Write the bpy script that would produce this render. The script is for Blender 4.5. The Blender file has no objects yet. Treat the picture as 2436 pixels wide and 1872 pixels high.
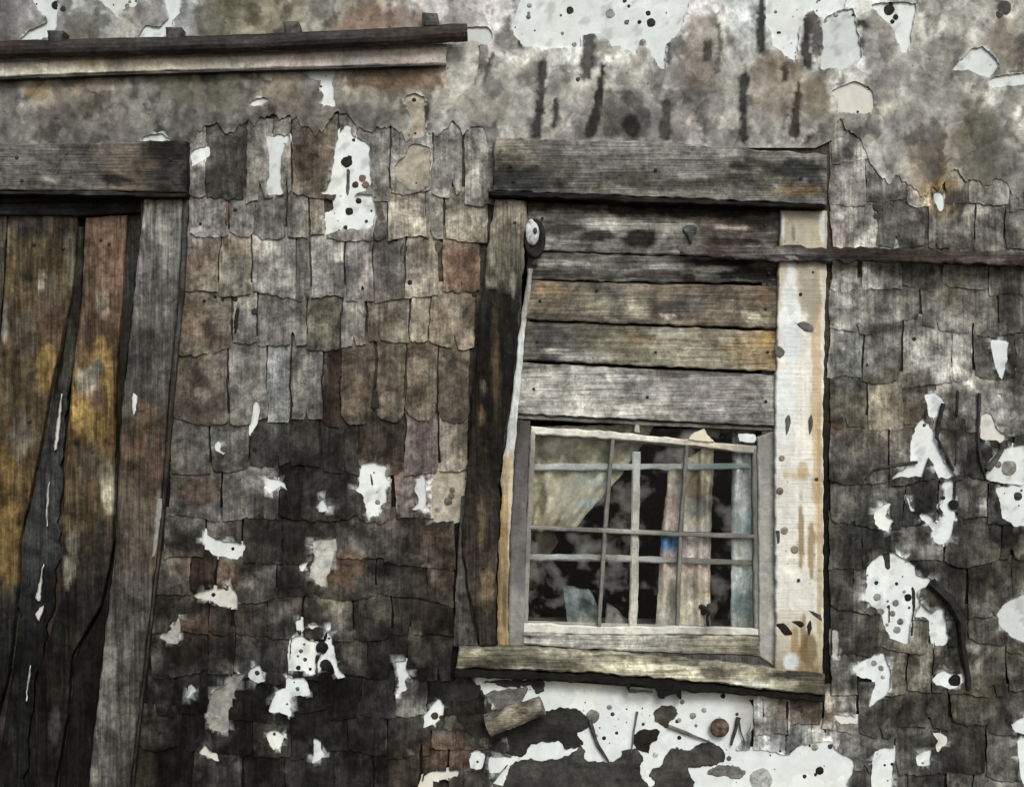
import bpy, math, random
from mathutils import Vector, noise
from mathutils.geometry import tessellate_polygon, delaunay_2d_cdt

random.seed(11)
sc = bpy.context.scene
COL = sc.collection

# ------------------------------------------------------------------ camera
S = 0.0012                      # metres per photo pixel on the wall plane
ZC = 1.70                       # camera height
LENS = 50.0
DIST = 2436 * S * LENS / 36.0   # the picture width on the wall plane
cam_d = bpy.data.cameras.new('camera'); cam = bpy.data.objects.new('camera', cam_d)
COL.objects.link(cam)
cam_d.lens = LENS; cam_d.sensor_width = 36.0; cam_d.clip_end = 500
cam.location = (0, -DIST, ZC); cam.rotation_euler = (math.radians(90), 0, 0)
sc.camera = cam

# ------------------------------------------------------------------ light
SUN_EL, SUN_AZ = 39.0, 16.0     # azimuth measured from the wall normal towards the right
w = bpy.data.worlds.new('World'); sc.world = w; w.use_nodes = True
nt = w.node_tree; bg = nt.nodes['Background']
sky = nt.nodes.new('ShaderNodeTexSky'); sky.sky_type = 'NISHITA'; sky.sun_disc = False
sky.sun_elevation = math.radians(SUN_EL)
sky.sun_rotation = math.radians(180 - SUN_AZ)
sky.air_density = 1.0; sky.dust_density = 4.0; sky.ozone_density = 1.0
nt.links.new(sky.outputs[0], bg.inputs[0]); bg.inputs[1].default_value = 0.11
sun_d = bpy.data.lights.new('sun', 'SUN'); sun = bpy.data.objects.new('sun', sun_d); COL.objects.link(sun)
sun_d.energy = 1.3; sun_d.angle = math.radians(20); sun_d.color = (1.0, 0.98, 0.965)
el, az = math.radians(SUN_EL), math.radians(SUN_AZ)
to_sun = Vector((math.cos(el) * math.sin(az), -math.cos(el) * math.cos(az), math.sin(el)))
sun.rotation_euler = to_sun.to_track_quat('Z', 'Y').to_euler()
sun.location = to_sun * 8
sc.view_settings.view_transform = 'Standard'; sc.view_settings.look = 'None'
sc.view_settings.gamma = 1.0; sc.view_settings.use_curve_mapping = False
sc.view_settings.exposure = 0.3
sc.cycles.max_bounces = 5; sc.cycles.diffuse_bounces = 2; sc.cycles.glossy_bounces = 2; sc.cycles.transparent_max_bounces = 10
GAIN = 0.95                     # light on an upright surface at this exposure

# ------------------------------------------------------------------ small helpers
def P(px, py, d=0.0):
    """wall place px,py (photo pixels), d metres in front of the sheathing"""
    k = (DIST - d) / DIST
    return Vector(((px - 1218) * S * k, -d, ZC + (936 - py) * S * k))

def lin(c):
    c /= 255.0
    return c / 12.92 if c <= 0.04045 else ((c + 0.055) / 1.055) ** 2.4

LEV = [19, 33, 51, 71, 95, 121, 147, 171, 196, 219]
HUE = dict(g=(.985, 1.0, .965), c=(.955, 1.0, 1.005), b=(1.055, .995, .89), r=(1.15, .975, .83),
           o=(1.20, 1.02, .66), v=(1.01, 1.01, .89), m=(.995, .995, .995), p=(1.05, .985, .965),
           t=(1.03, 1.01, .92), n=(1.13, 1.01, .78), a=(.45, .95, 1.3), u=(.90, 1.03, 1.05), k=(.95, 1.0, 1.0))
def code(s):
    """'5g' or '5.5g' -> linear base colour"""
    l = float(s[:-1]); i = min(8, int(l)); f = l - i
    v = LEV[i] + (LEV[i + 1] - LEV[i]) * f
    h = HUE[s[-1]]
    return tuple(min(.86, lin(min(255, v * k)) / GAIN) for k in h)
def mixc(a, b, f):
    return tuple(x + (y - x) * f for x, y in zip(a, b))
def smooth(e0, e1, x):
    t = max(0.0, min(1.0, (x - e0) / (e1 - e0))); return t * t * (3 - 2 * t)
def n3(x, y, z=0.0): return noise.noise(Vector((x, y, z)))
def fbm(x, y, z=0.0, o=4):
    a, f, s = .5, 1.0, 0.0
    for _ in range(o):
        s += a * noise.noise(Vector((x * f, y * f, z))); a *= .5; f *= 2.03
    return s * 1.6

# ------------------------------------------------------------------ stain colours of the wall (a 20 x 16 chart)
GX = [62, 186, 310, 434, 558, 662, 786, 910, 1034, 1158, 1262, 1386, 1510, 1634, 1758, 1878, 2002, 2126, 2250, 2374]
GY = [60, 180, 300, 420, 520, 640, 760, 880, 980, 1100, 1220, 1340, 1452, 1572, 1692, 1812]
CHART = """
5.1m 7.1c 5.1g 6.1c 4.6v 5.1v 5.1g 5.7b 6.5m 7.35m 8.45c 8.85c 8.9c 8.35m 8.35c 8.9c 8.45c 7.85g 6.85g 6.45g
5.1g 5.1b 5.5g 5.1g 4.9g 5.7b 5.1g 4.7b 5.5b 6.4g 6.7g 6.4g 6.6g 5.8g 6.4g 5.6b 7.8g 5.8g 6.7g 6.4g
4.7g 4.6g 4.5g 5.1g 4.7g 4.5g 4.5g 4.6g 5.9g 6.1g 5.7g 5.3m 5.1m 5.3m 5.1g 5.3g 5.7g 6.5g 5.7g 6.3g
4g 4g 4g 4.4g 2.8g 4.2b 3.8b 4.8g 5.8g 5g 5g 5g 5g 5g 5g 5.1g 5.1m 5.3g 4.3o 5.3g
3v 3g 3b 5.25m 5.45g 4.25g 5.65g 5.25g 6.15t 4.65g 5g 5g 5g 5g 5g 5.1g 4.9g 5.1g 4.3g 5.1g
3v 3b 3g 4.25b 4.65g 5.25g 5.65g 3.85m 5.05t 3.85r 5g 5g 5g 5g 5g 6.1g 5.7g 4.3g 4.5v 4.3g
3v 2b 3g 3.95b 4.45g 4.25g 4.65v 4.45b 5.45t 4.05b 5g 5g 5g 5g 5g 5.1g 5.9g 4.7g 4.5g 4.1g
2v 3o 3g 3.65b 4.45g 4.45g 3.25m 3.65r 3.95b 3.25b 5g 5g 5g 5g 5g 5.1g 6.1c 5.3g 4.9g 4.1g
1.1v 2.1o 2.1g 2.8g 2.8g 3.1g 2g 3.3b 3.1b 2.1b 3.6g 3.6g 3.6g 3.6g 3.6g 4.85b 4.35v 4.15b 3.05g 3.85g
1.1v 2.1v 2.1b 2.6b 2.7g 2.1g 1.5g 2.1b 3.9p 3.7b 3.6g 3.6g 3.6g 3.6g 3.6g 3.85g 3.65g 4.05g 2.65g 3.25g
1.1o 1.1g 2.1b 2.5g 2.5g 1.5g 1.5g 1.9g 2.8b 3.3b 3.6g 3.6g 3.6g 3.6g 3.6g 3.85g 3.85g 2.35k 2.25g 2.85g
1.1b 1.1b 1.1g 1.9b 2.5b 1.9g 3.2b 2.9g 2.7b 2.9b 3.6g 3.6g 3.6g 3.6g 3.6g 3.85g 3.25g 2.45g 2.95g 3.05v
1.1v 0.2g 2.1g 0.5b 1.5b 1.5g 2.5v 2.6g 2b 2.2b 2.6g 2.6g 2.6g 2.6g 2.6g 2.85g 3.35g 3.85g 3.15v 3.85g
0.2g 0.2g 2.1g 1g 1g 1.2g 0.6g 1.2g 1g 0.8g 1.6g 1.6g 2.6g 3.6g 3.6g 3.25g 3.65g 3.85v 3.45g 3.05v
0.2g 0.2g 2.1g 0.4g 0.8g 0.6g 0.4g 1.1g 2g 1.4v 3.6g 5.6c 5.6c 5.6c 5.6c 4.25b 4.05g 3.65g 3.35v 3.05g
0.2g 0.2g 1.1b 0.3g 0.8g 1g 0.8g 0.3g 2.6b 2g 2.2g 2.2g 4g 2.6g 4.6c 4.85c 4.05g 3.25g 3.05g 3.05g
"""
CH = [[code(c) for c in r.split()] for r in CHART.strip().split('\n')]
# single stains with a shape of their own: x, y, rx, ry, colour, strength
STAINS = [
 (1040, 770, 60, 40, '4r', .5), (470, 640, 40, 30, '3.8r', .6), (575, 580, 36, 26, '4.4r', .7), (850, 930, 40, 50, '3.5r', .6), (1000, 960, 60, 26, '3.2r', .6), (500, 1360, 60, 26, '2.9r', .6), (940, 1110, 26, 60, '2.6r', .6), (1050, 1270, 40, 30, '3r', .6), (830, 1300, 60, 30, '3.8g', .6), (880, 1400, 70, 30, '4g', .5), (1000, 860, 60, 14, '1.4r', .8), (640, 700, 60, 12, '2g', .7), (560, 800, 70, 12, '1.8g', .7), (690, 640, 14, 60, '2.2g', .7),
 (925, 195, 85, 22, '4r', .8), (1010, 175, 40, 40, '4.6r', .6), (880, 275, 60, 30, '3.4g', .6), (430, 210, 60, 30, '4.2v', .6),
 (140, 30, 30, 70, '4g', .6), (190, 60, 40, 40, '4v', .8), (360, 40, 45, 28, '4.4m', .6), (520, 40, 60, 60, '3.8v', .8),
 (760, 20, 25, 22, '4m', .7), (900, 60, 110, 40, '5r', .5), (90, 215, 30, 30, '4.4o', .6), (520, 230, 70, 45, '4v', .6),
 (1140, 130, 20, 40, '3.6m', .8), (1170, 205, 26, 30, '4.3g', .8), (1215, 95, 55, 28, '4.6g', .7), (1296, 85, 28, 18, '5m', .9), (1292, 48, 18, 18, '5.4m', .8),
 (1420, 290, 60, 40, '4m', .5), (1480, 290, 50, 34, '3.4g', .7), (1680, 100, 50, 65, '4.6b', .6), (1660, 170, 45, 45, '4.4b', .6), (1700, 240, 22, 30, '4.4m', .6),
 (1440, 110, 40, 24, '4.8t', .7), (1520, 120, 22, 40, '5.6t', .8), (1590, 180, 50, 30, '4.6g', .6), (1850, 190, 60, 70, '4.6b', .6),
 (1945, 230, 32, 55, '4.4b', .9), (2100, 190, 40, 60, '4.7m', .8), (2085, 90, 34, 70, '5m', .7), (2240, 110, 60, 22, '4.4g', .6), (2390, 100, 40, 60, '5b', .6),
 (2330, 350, 60, 110, '3.7v', .75), (2210, 370, 24, 60, '4m', .7), (2290, 470, 80, 22, '3g', .7), (2130, 480, 60, 30, '3.6g', .6), (2390, 380, 40, 40, '3.4g', .5),
 (2150, 660, 40, 50, '3.4g', .8), (2270, 690, 30, 55, '4v', .8), (2400, 740, 25, 70, '3g', .8), (2140, 780, 90, 14, '3g', .9), (2000, 600, 30, 60, '4.6p', .6),
 (2120, 905, 80, 28, '3.2v', .8), (2080, 960, 70, 60, '4v', .7), (2140, 990, 60, 40, '4.1b', .6), (1985, 1010, 16, 30, '3.2r', .8), (1990, 870, 20, 40, '3.6g', .8),
 (2270, 1010, 45, 35, '1.6g', .9), (2200, 1170, 26, 46, '1.8g', .9), (2060, 1260, 60, 70, '2k', .8), (2390, 1275, 45, 35, '1.2g', .9), (2300, 1320, 40, 60, '2g', .7),
 (2270, 1560, 14, 90, '1.8g', .8), (2280, 1460, 12, 80, '1.6g', .9), (2040, 1560, 60, 26, '2.2g', .8), (2010, 1500, 60, 30, '3g', .6), (2330, 1680, 70, 70, '3v', .6),
 (2390, 1680, 20, 60, '1.8g', .8), (2150, 1720, 26, 40, '1.8g', .9), (2180, 1770, 50, 26, '2g', .8), (2280, 1830, 120, 40, '2.4g', .7), (1960, 1700, 60, 22, '3.4r', .6),
 (545, 400, 40, 60, '2.4g', .8), (590, 590, 60, 24, '4.4r', .7), (500, 610, 50, 30, '4.2r', .6), (460, 760, 40, 60, '3.9r', .7), (470, 850, 36, 26, '2.8v', .8),
 (745, 380, 40, 70, '2.8b', .8), (655, 420, 26, 40, '3.3g', .6), (900, 570, 60, 50, '4m', .5), (940, 640, 60, 34, '3g', .8), (1095, 640, 46, 55, '4.1r', .9),
 (905, 800, 50, 30, '3.6b', .7), (985, 830, 55, 22, '1.9r', .95), (795, 860, 20, 55, '1.6r', .95), (830, 880, 26, 40, '3.3r', .7), (1070, 900, 36, 40, '2.1b', .9),
 (700, 1000, 26, 30, '1.2g', .9), (735, 1080, 40, 40, '1.3g', .9), (770, 1060, 20, 50, '1.2b', .9), (890, 1070, 70, 30, '2.4b', .9), (1060, 990, 60, 16, '1.9b', .8), (880, 990, 26, 26, '1.8g', .7),
 (1010, 1245, 80, 18, '1.4b', .9), (1060, 1330, 60, 30, '2.1b', .8), (820, 1350, 46, 46, '4r', .85), (660, 1270, 50, 46, '1.6g', .6), (655, 1280, 24, 20, '.8g', .9), (690, 1380, 30, 30, '1g', .9),
 (770, 1520, 40, 50, '.6g', .9), (600, 1650, 60, 60, '.8g', .7), (760, 1660, 60, 90, '.8g', .7), (880, 1690, 60, 60, '1g', .8), (930, 1600, 30, 50, '1.4g', .7),
 (980, 1720, 50, 40, '3.4g', .7), (440, 1540, 50, 50, '1b', .8), (470, 1490, 46, 36, '2.2r', .6), (620, 1440, 50, 40, '1g', .6), (480, 1170, 40, 40, '2.6r', .7),
 (900, 1440, 60, 40, '3.3v', .6), (1000, 1440, 50, 40, '1.8b', .7), (1100, 1700, 60, 60, '1.8v', .8), (1060, 1790, 70, 40, '4r', .5),
]
STAINS = [(a, b, c, d, code(e), f) for a, b, c, d, e, f in STAINS]
def chart(x, y):
    i = 0
    while i < len(GX) - 2 and x > GX[i + 1]: i += 1
    j = 0
    while j < len(GY) - 2 and y > GY[j + 1]: j += 1
    u = max(0, min(1, (x - GX[i]) / (GX[i + 1] - GX[i]))); v = max(0, min(1, (y - GY[j]) / (GY[j + 1] - GY[j])))
    return mixc(mixc(CH[j][i], CH[j][i + 1], u), mixc(CH[j + 1][i], CH[j + 1][i + 1], u), v)
def stainmix(c, x, y, lst):
    for (sx, sy, rx, ry, cc, f) in lst:
        dx, dy = (x - sx) / rx, (y - sy) / ry
        if abs(dx) > 1.7 or abs(dy) > 1.7: continue
        r = math.hypot(dx, dy) + .55 * fbm(x / 34, y / 34, sx * .01, 3)
        wgt = smooth(1.12, .8, r)
        if wgt > 0: c = mixc(c, cc, wgt * f)
    return c
def field(x, y):
    wx = x + 75 * fbm(x / 170, y / 170, 3.1, 3); wy = y + 75 * fbm(x / 170, y / 170, 7.7, 3)
    c = chart(wx, wy)
    k = 1 + .72 * fbm(x / 90, y / 110, 1.3, 4) + .36 * fbm(x / 22, y / 44, 5.3, 3)
    # washed-out pale clouds and soaked dark ones, with a fairly crisp tide edge
    q = fbm(x / 60, y / 80, 11.3, 4); k *= 1 + (.4 if y < 360 else .6 if y < 900 else 1.25) * smooth(.14, .22, q) * (1 - .5 * smooth(.24, .5, q))
    q = fbm(x / 50, y / 70, 17.9, 4); k *= 1 - .5 * smooth(.16, .22, q)
    c = tuple(max(.004, min(.86, q * k)) for q in c)
    c = stainmix(c, x, y, STAINS)
    if y < 360: c = runmix(c, x, y)
    return c
RUNS = []
def runmix(c, x, y):
    for (pts, ws, cc, bb) in RUNS:
        if not (bb[0] < x < bb[1] and bb[2] < y < bb[3]): continue
        best = 9.
        for (a, b, wa, wb) in zip(pts, pts[1:], ws, ws[1:]):
            dx, dy = b[0] - a[0], b[1] - a[1]; t = max(0, min(1, ((x - a[0]) * dx + (y - a[1]) * dy) / (dx * dx + dy * dy + 1e-6)))
            r = math.hypot(x - a[0] - dx * t, y - a[1] - dy * t) / (wa + (wb - wa) * t + .6); best = min(best, r)
        best += .35 * fbm(x / 9, y / 14, pts[0][0], 2)
        wgt = smooth(1.25, .85, best)
        if wgt > 0: c = mixc(c, tuple(q * (.72 if best > .72 else 1 + .2 * fbm(x / 20, y / 20, 3, 2)) for q in cc), wgt * .97)
    return c

def lay(stops, axis='y', blobs=(), amp=.35, fx=26., fy=150., warp=40):
    """colour along a board: stops [(pos, code)] plus stains of their own"""
    st = [(p, code(c)) for p, c in stops]; bl = [(a, b, c, d, code(e), f) for a, b, c, d, e, f in blobs]
    def fn(x, y):
        t = (y if axis == 'y' else x) + warp * fbm(x / fx, y / fy, 2.2, 2)
        c = st[0][1] if t <= st[0][0] else st[-1][1]
        for (p0, c0), (p1, c1) in zip(st, st[1:]):
            if p0 < t <= p1: c = mixc(c0, c1, (t - p0) / (p1 - p0)); break
        k = 1 + amp * fbm(x / fx, y / fy, 4.4, 4)
        c = tuple(max(.003, min(.86, q * k)) for q in c)
        return stainmix(c, x, y, bl)
    return fn

# ------------------------------------------------------------------ materials
MATS = {}
def wash_mat(name, grain, rough=.85, lo=.62, hi=1.36, grain_amt=.38, bump=.5, tide=.45, spec=.06, speck=.5, var=.14, crisp=.42):
    """weathered surface: colour attribute 'wash' + grain, mottling, water marks and specks"""
    m = bpy.data.materials.new(name); m.use_nodes = True
    t = m.node_tree; N = t.nodes; L = t.links; b = N['Principled BSDF']
    at = N.new('ShaderNodeAttribute'); at.attribute_name = 'wash'
    geo = N.new('ShaderNodeNewGeometry')
    oi = N.new('ShaderNodeObjectInfo')
    def mapped(sx, sy, sz):
        mp = N.new('ShaderNodeMapping'); mp.inputs['Scale'].default_value = (sx, sy, sz)
        L.new(geo.outputs['Position'], mp.inputs['Vector']); return mp.outputs[0]
    def nz(vec, scale, det=6, ro=.62, dist=0.):
        n = N.new('ShaderNodeTexNoise'); n.inputs['Scale'].default_value = scale; n.inputs['Detail'].default_value = det
        n.inputs['Roughness'].default_value = ro; n.inputs['Distortion'].default_value = dist
        L.new(vec, n.inputs['Vector']); return n.outputs['Fac']
    def rng(v, a, b_, c, d, clampit=True):
        r = N.new('ShaderNodeMapRange'); r.clamp = clampit
        for i, q in enumerate((a, b_, c, d)): r.inputs[i + 1].default_value = q
        L.new(v, r.inputs[0]); return r.outputs[0]
    def mul(a, b_):
        q = N.new('ShaderNodeMath'); q.operation = 'MULTIPLY'; L.new(a, q.inputs[0]); L.new(b_, q.inputs[1]); return q.outputs[0]
    p1 = mapped(1, 1, 1)
    mott = rng(nz(p1, 13, 6, .68, .35), .37, .63, lo, hi)
    gr_n = nz(mapped(*grain), 1, 3, .6)
    gr = rng(gr_n, .28, .72, 1 - grain_amt, 1 + grain_amt)
    fine = nz(p1, 60, 5, .78)
    fn = rng(fine, .36, .64, 1 - crisp, 1 + crisp)
    # water marks: thin dark outline round soft blots
    td = nz(p1, 6.5, 3, .5)
    ramp = N.new('ShaderNodeValToRGB'); e = ramp.color_ramp.elements
    e[0].position = .0; e[0].color = (1, 1, 1, 1); e[1].position = 1; e[1].color = (1, 1, 1, 1)
    for pos, val in ((.36, 1.06), (.40, 1 - tide * .5), (.405, .96), (.50, 1.), (.57, 1 - tide * .5), (.575, 1.08), (.65, 1.02)):
        q = e.new(pos); q.color = (val, val, val, 1)
    L.new(td, ramp.inputs[0])
    vo = N.new('ShaderNodeTexVoronoi'); vo.inputs['Scale'].default_value = 42; vo.inputs['Randomness'].default_value = 1
    L.new(p1, vo.inputs['Vector'])
    vmask = rng(nz(p1, 7, 1), .52, .66, 0, 1)
    sp = rng(vo.outputs['Distance'], .10, .17, 1, 0)
    spk = rng(mul(sp, vmask), 0, 1, 1, 1 - speck)
    val = mul(mul(mul(mott, gr), mul(fn, ramp.outputs['Color'])), spk)
    val = mul(val, rng(oi.outputs['Random'], 0, 1, 1 - var, 1 + var))
    mx = N.new('ShaderNodeMix'); mx.data_type = 'RGBA'; mx.blend_type = 'MULTIPLY'; mx.inputs[0].default_value = 1
    cmb = N.new('ShaderNodeCombineColor')
    for i in range(3): L.new(val, cmb.inputs[i])
    L.new(at.outputs['Color'], mx.inputs[6]); L.new(cmb.outputs[0], mx.inputs[7])
    # faint warm and cool tints wandering over the surface
    tint = N.new('ShaderNodeMix'); tint.data_type = 'RGBA'; tint.blend_type = 'MULTIPLY'
    tint.inputs[7].default_value = (1.03, 1.0, .90, 1)
    L.new(rng(nz(p1, 6.3, 1, .6), .5, .72, 0, .6), tint.inputs[0]); L.new(mx.outputs[2], tint.inputs[6])
    L.new(tint.outputs[2], b.inputs['Base Color'])
    b.inputs['Roughness'].default_value = rough; b.inputs['Specular IOR Level'].default_value = spec
    L.new(rng(mott, lo, hi, rough - .12, min(1, rough + .1)), b.inputs['Roughness'])
    ad = N.new('ShaderNodeMath'); ad.operation = 'ADD'; L.new(gr_n, ad.inputs[0]); L.new(rng(fine, 0, 1, 0, .35), ad.inputs[1])
    bm = N.new('ShaderNodeBump'); bm.inputs['Strength'].default_value = bump; bm.inputs['Distance'].default_value = .004
    L.new(ad.outputs[0], bm.inputs['Height']); L.new(bm.outputs[0], b.inputs['Normal'])
    MATS[name] = m; return m
WOODV = wash_mat('weathered wood upright grain', (170, 170, 7), lo=.5, hi=1.5, grain_amt=.5, crisp=.36, bump=.7)
WOODH = wash_mat('weathered wood level grain', (7, 170, 190), lo=.5, hi=1.5, grain_amt=.5, crisp=.36, tide=.25, bump=.7)
SHING = wash_mat('weathered shingle', (120, 120, 9), lo=.44, hi=1.46, grain_amt=.36, crisp=.46, tide=.5, bump=.7)
PLAST = wash_mat('stained plaster', (28, 28, 20), grain_amt=.16, bump=.45, lo=.72, hi=1.22, tide=.5, speck=.5, var=.03, crisp=.24)
LIME = wash_mat('lime white', (30, 30, 26), grain_amt=.03, bump=.3, lo=.96, hi=1.05, tide=.06, speck=.5, var=.02, crisp=.04)
PAINT = wash_mat('old white paint', (60, 60, 90), grain_amt=.12, lo=.84, hi=1.12, tide=.2, speck=.4, var=.03, crisp=.14)
SCRATCH = wash_mat('scratched white paint', (6, 60, 140), grain_amt=.07, lo=.9, hi=1.08, tide=.12, speck=.5, var=.02, crisp=.10)
TAR = wash_mat('tar', (20, 20, 20), grain_amt=.2, rough=.75, tide=.1, speck=.2, spec=.12)
IRON = wash_mat('rusted iron', (20, 90, 90), grain_amt=.3, rough=.7, spec=.2)
CLOTH = wash_mat('old cloth', (90, 90, 14), grain_amt=.16, lo=.72, hi=1.35, tide=.4, bump=.15, var=.03, crisp=.3)
FELT = wash_mat('tarred felt', (30, 30, 30), grain_amt=.2, tide=.1, speck=0)

def glass_mat():
    m = bpy.data.materials.new('dusty window glass'); m.use_nodes = True; t = m.node_tree; N = t.nodes; L = t.links
    N.remove(N['Principled BSDF']); out = N['Material Output']
    tr = N.new('ShaderNodeBsdfTransparent'); tr.inputs[0].default_value = (.985, .99, .99, 1)
    gl = N.new('ShaderNodeBsdfGlossy'); gl.inputs['Roughness'].default_value = .06
    du = N.new('ShaderNodeBsdfDiffuse'); du.inputs[0].default_value = (.42, .44, .42, 1)
    fr = N.new('ShaderNodeFresnel'); fr.inputs[0].default_value = 1.45
    a = N.new('ShaderNodeMixShader'); L.new(fr.outputs[0], a.inputs[0]); L.new(tr.outputs[0], a.inputs[1]); L.new(gl.outputs[0], a.inputs[2])
    geo = N.new('ShaderNodeNewGeometry'); nz = N.new('ShaderNodeTexNoise'); nz.inputs['Scale'].default_value = 9
    nz.inputs['Detail'].default_value = 8; nz.inputs['Roughness'].default_value = .6; nz.inputs['Distortion'].default_value = .15
    L.new(geo.outputs['Position'], nz.inputs['Vector'])
    mr = N.new('ShaderNodeMapRange'); mr.inputs[1].default_value = .50; mr.inputs[2].default_value = .70; mr.inputs[3].default_value = .0; mr.inputs[4].default_value = .22
    L.new(nz.outputs['Fac'], mr.inputs[0])
    c = N.new('ShaderNodeMixShader'); L.new(mr.outputs[0], c.inputs[0]); L.new(a.outputs[0], c.inputs[1]); L.new(du.outputs[0], c.inputs[2])
    bp = N.new('ShaderNodeBump'); bp.inputs['Strength'].default_value = .15; bp.inputs['Distance'].default_value = .002
    n2 = N.new('ShaderNodeTexNoise'); n2.inputs['Scale'].default_value = 14; L.new(geo.outputs['Position'], n2.inputs['Vector']); L.new(n2.outputs['Fac'], bp.inputs['Height'])
    L.new(bp.outputs[0], gl.inputs['Normal'])
    L.new(c.outputs[0], out.inputs[0]); return m
GLASS = glass_mat()

# ------------------------------------------------------------------ mesh builders
def link(name, verts, faces, mat, parent=None, cols=None, smoothed=False):
    me = bpy.data.meshes.new(name); me.from_pydata([tuple(v) for v in verts], [], faces); me.update()
    if cols is not None:
        ca = me.color_attributes.new('wash', 'FLOAT_COLOR', 'POINT')
        flat = []
        for c in cols: flat += [c[0], c[1], c[2], 1.0]
        ca.data.foreach_set('color', flat)
    if smoothed:
        for p in me.polygons: p.use_smooth = True
    me.materials.append(mat)
    o = bpy.data.objects.new(name, me); COL.objects.link(o)
    if parent is not None: o.parent = parent
    return o
def tag(o, label=None, cat=None, group=None, kind=None):
    if label: o['label'] = label
    if cat: o['category'] = cat
    if group: o['group'] = group
    if kind: o['kind'] = kind
    return o
def empty(name, loc):
    o = bpy.data.objects.new(name, None); COL.objects.link(o); o.location = loc; o.empty_display_size = .2; return o

def along(pl, t):
    """point at t in 0..1 of a polyline, by its longer axis extent"""
    n = len(pl) - 1
    if n == 1:
        a, b = pl; return (a[0] + (b[0] - a[0]) * t, a[1] + (b[1] - a[1]) * t)
    ls = [math.hypot(pl[i + 1][0] - pl[i][0], pl[i + 1][1] - pl[i][1]) for i in range(n)]
    s = t * sum(ls)
    for i in range(n):
        if s <= ls[i] or i == n - 1:
            f = s / ls[i]; return (pl[i][0] + (pl[i + 1][0] - pl[i][0]) * f, pl[i][1] + (pl[i + 1][1] - pl[i][1]) * f)
        s -= ls[i]

def slab(name, A, B, d, thick, colfn, mat, parent=None, nt_=20, ns=6, edge=3.0, rag=2.0, relief=.0012, bev=.003, endrag=2.0, prof=None):
    """board between two rails A and B (photo-pixel polylines); front at depth d (number or fn(t,s)), thick deep"""
    seed = random.uniform(0, 90)
    wpx = math.hypot(A[0][0] - B[0][0], A[0][1] - B[0][1]); lpx = math.hypot(A[0][0] - A[-1][0], A[0][1] - A[-1][1])
    es = min(.2, edge / max(1, wpx)); et = min(.2, edge / max(1, lpx))
    ss = [0, es] + [es + (1 - 2 * es) * i / ns for i in range(1, ns)] + [1 - es, 1]
    ts = [0, et] + [et + (1 - 2 * et) * i / nt_ for i in range(1, nt_)] + [1 - et, 1]
    verts, cols, faces = [], [], []
    W, H = len(ss), len(ts)
    pts = []
    for ti, t in enumerate(ts):
        a = along(A, t); b = along(B, t)
        for si, s in enumerate(ss):
            x = a[0] + (b[0] - a[0]) * s; y = a[1] + (b[1] - a[1]) * s
            if si in (0, 1, W - 1, W - 2):
                r = rag * fbm(x / 26, y / 26, seed + (0 if si < 2 else 9), 3)
                ux, uy = (b[0] - a[0]) / max(1, wpx), (b[1] - a[1]) / max(1, wpx); x += ux * r; y += uy * r
            if ti in (0, 1, H - 1, H - 2):
                r = endrag * fbm(x / 20, y / 20, seed + 20 + ti, 3)
                a2 = along(A, 0); a3 = along(A, 1); l = max(1, lpx); x += (a3[0] - a2[0]) / l * r; y += (a3[1] - a2[1]) / l * r
            dd = d(t, s) if callable(d) else d
            dd += relief * fbm(x / 40, y / 40, seed, 3)
            if prof: dd += prof(t, s)
            if si in (0, W - 1) or ti in (0, H - 1): dd -= bev
            pts.append((x, y, dd)); verts.append(P(x, y, dd)); cols.append(colfn(x, y))
    n = len(verts)
    for k, (x, y, dd) in enumerate(pts):
        base = (d(ts[k // W], ss[k % W]) if callable(d) else d) - thick
        verts.append(verts[k] + Vector((0, dd - base, 0))); cols.append(cols[k])
    for i in range(H - 1):
        for j in range(W - 1):
            q = (i * W + j, i * W + j + 1, (i + 1) * W + j + 1, (i + 1) * W + j)
            faces.append(q)
    def side(idx):
        for a, b in zip(idx, idx[1:]): faces.append((a, b, b + n, a + n))
    side(list(range(W))); side([(H - 1) * W + j for j in range(W)]); side([i * W for i in range(H)]); side([i * W + W - 1 for i in range(H)])
    faces.append((n, n + W - 1, n + H * W - 1, n + (H - 1) * W))
    return link(name, verts, faces, mat, parent, cols)

def outline(poly, step=9.0, jit=1.6, seed=0.):
    """closed outline subdivided with small ragged wandering"""
    out = []
    m = len(poly)
    for i in range(m):
        p0, p1, p2, p3 = poly[i - 1], poly[i], poly[(i + 1) % m], poly[(i + 2) % m]
        k = max(1, int(math.hypot(p2[0] - p1[0], p2[1] - p1[1]) / step))
        for j in range(k):
            t = j / k
            def cr(a, b, c, d_):
                l = b + (c - b) * t
                s = .5 * (2 * b + (c - a) * t + (2 * a - 5 * b + 4 * c - d_) * t * t + (3 * b - 3 * c + d_ - a) * t ** 3)
                return l * .45 + s * .55
            x, y = cr(p0[0], p1[0], p2[0], p3[0]), cr(p0[1], p1[1], p2[1], p3[1])
            x += jit * 1.6 * fbm(x / 13, y / 13, seed, 3); y += jit * 1.6 * fbm(x / 13, y / 13, seed + 5, 3)
            out.append((x, y))
    return out
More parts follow.
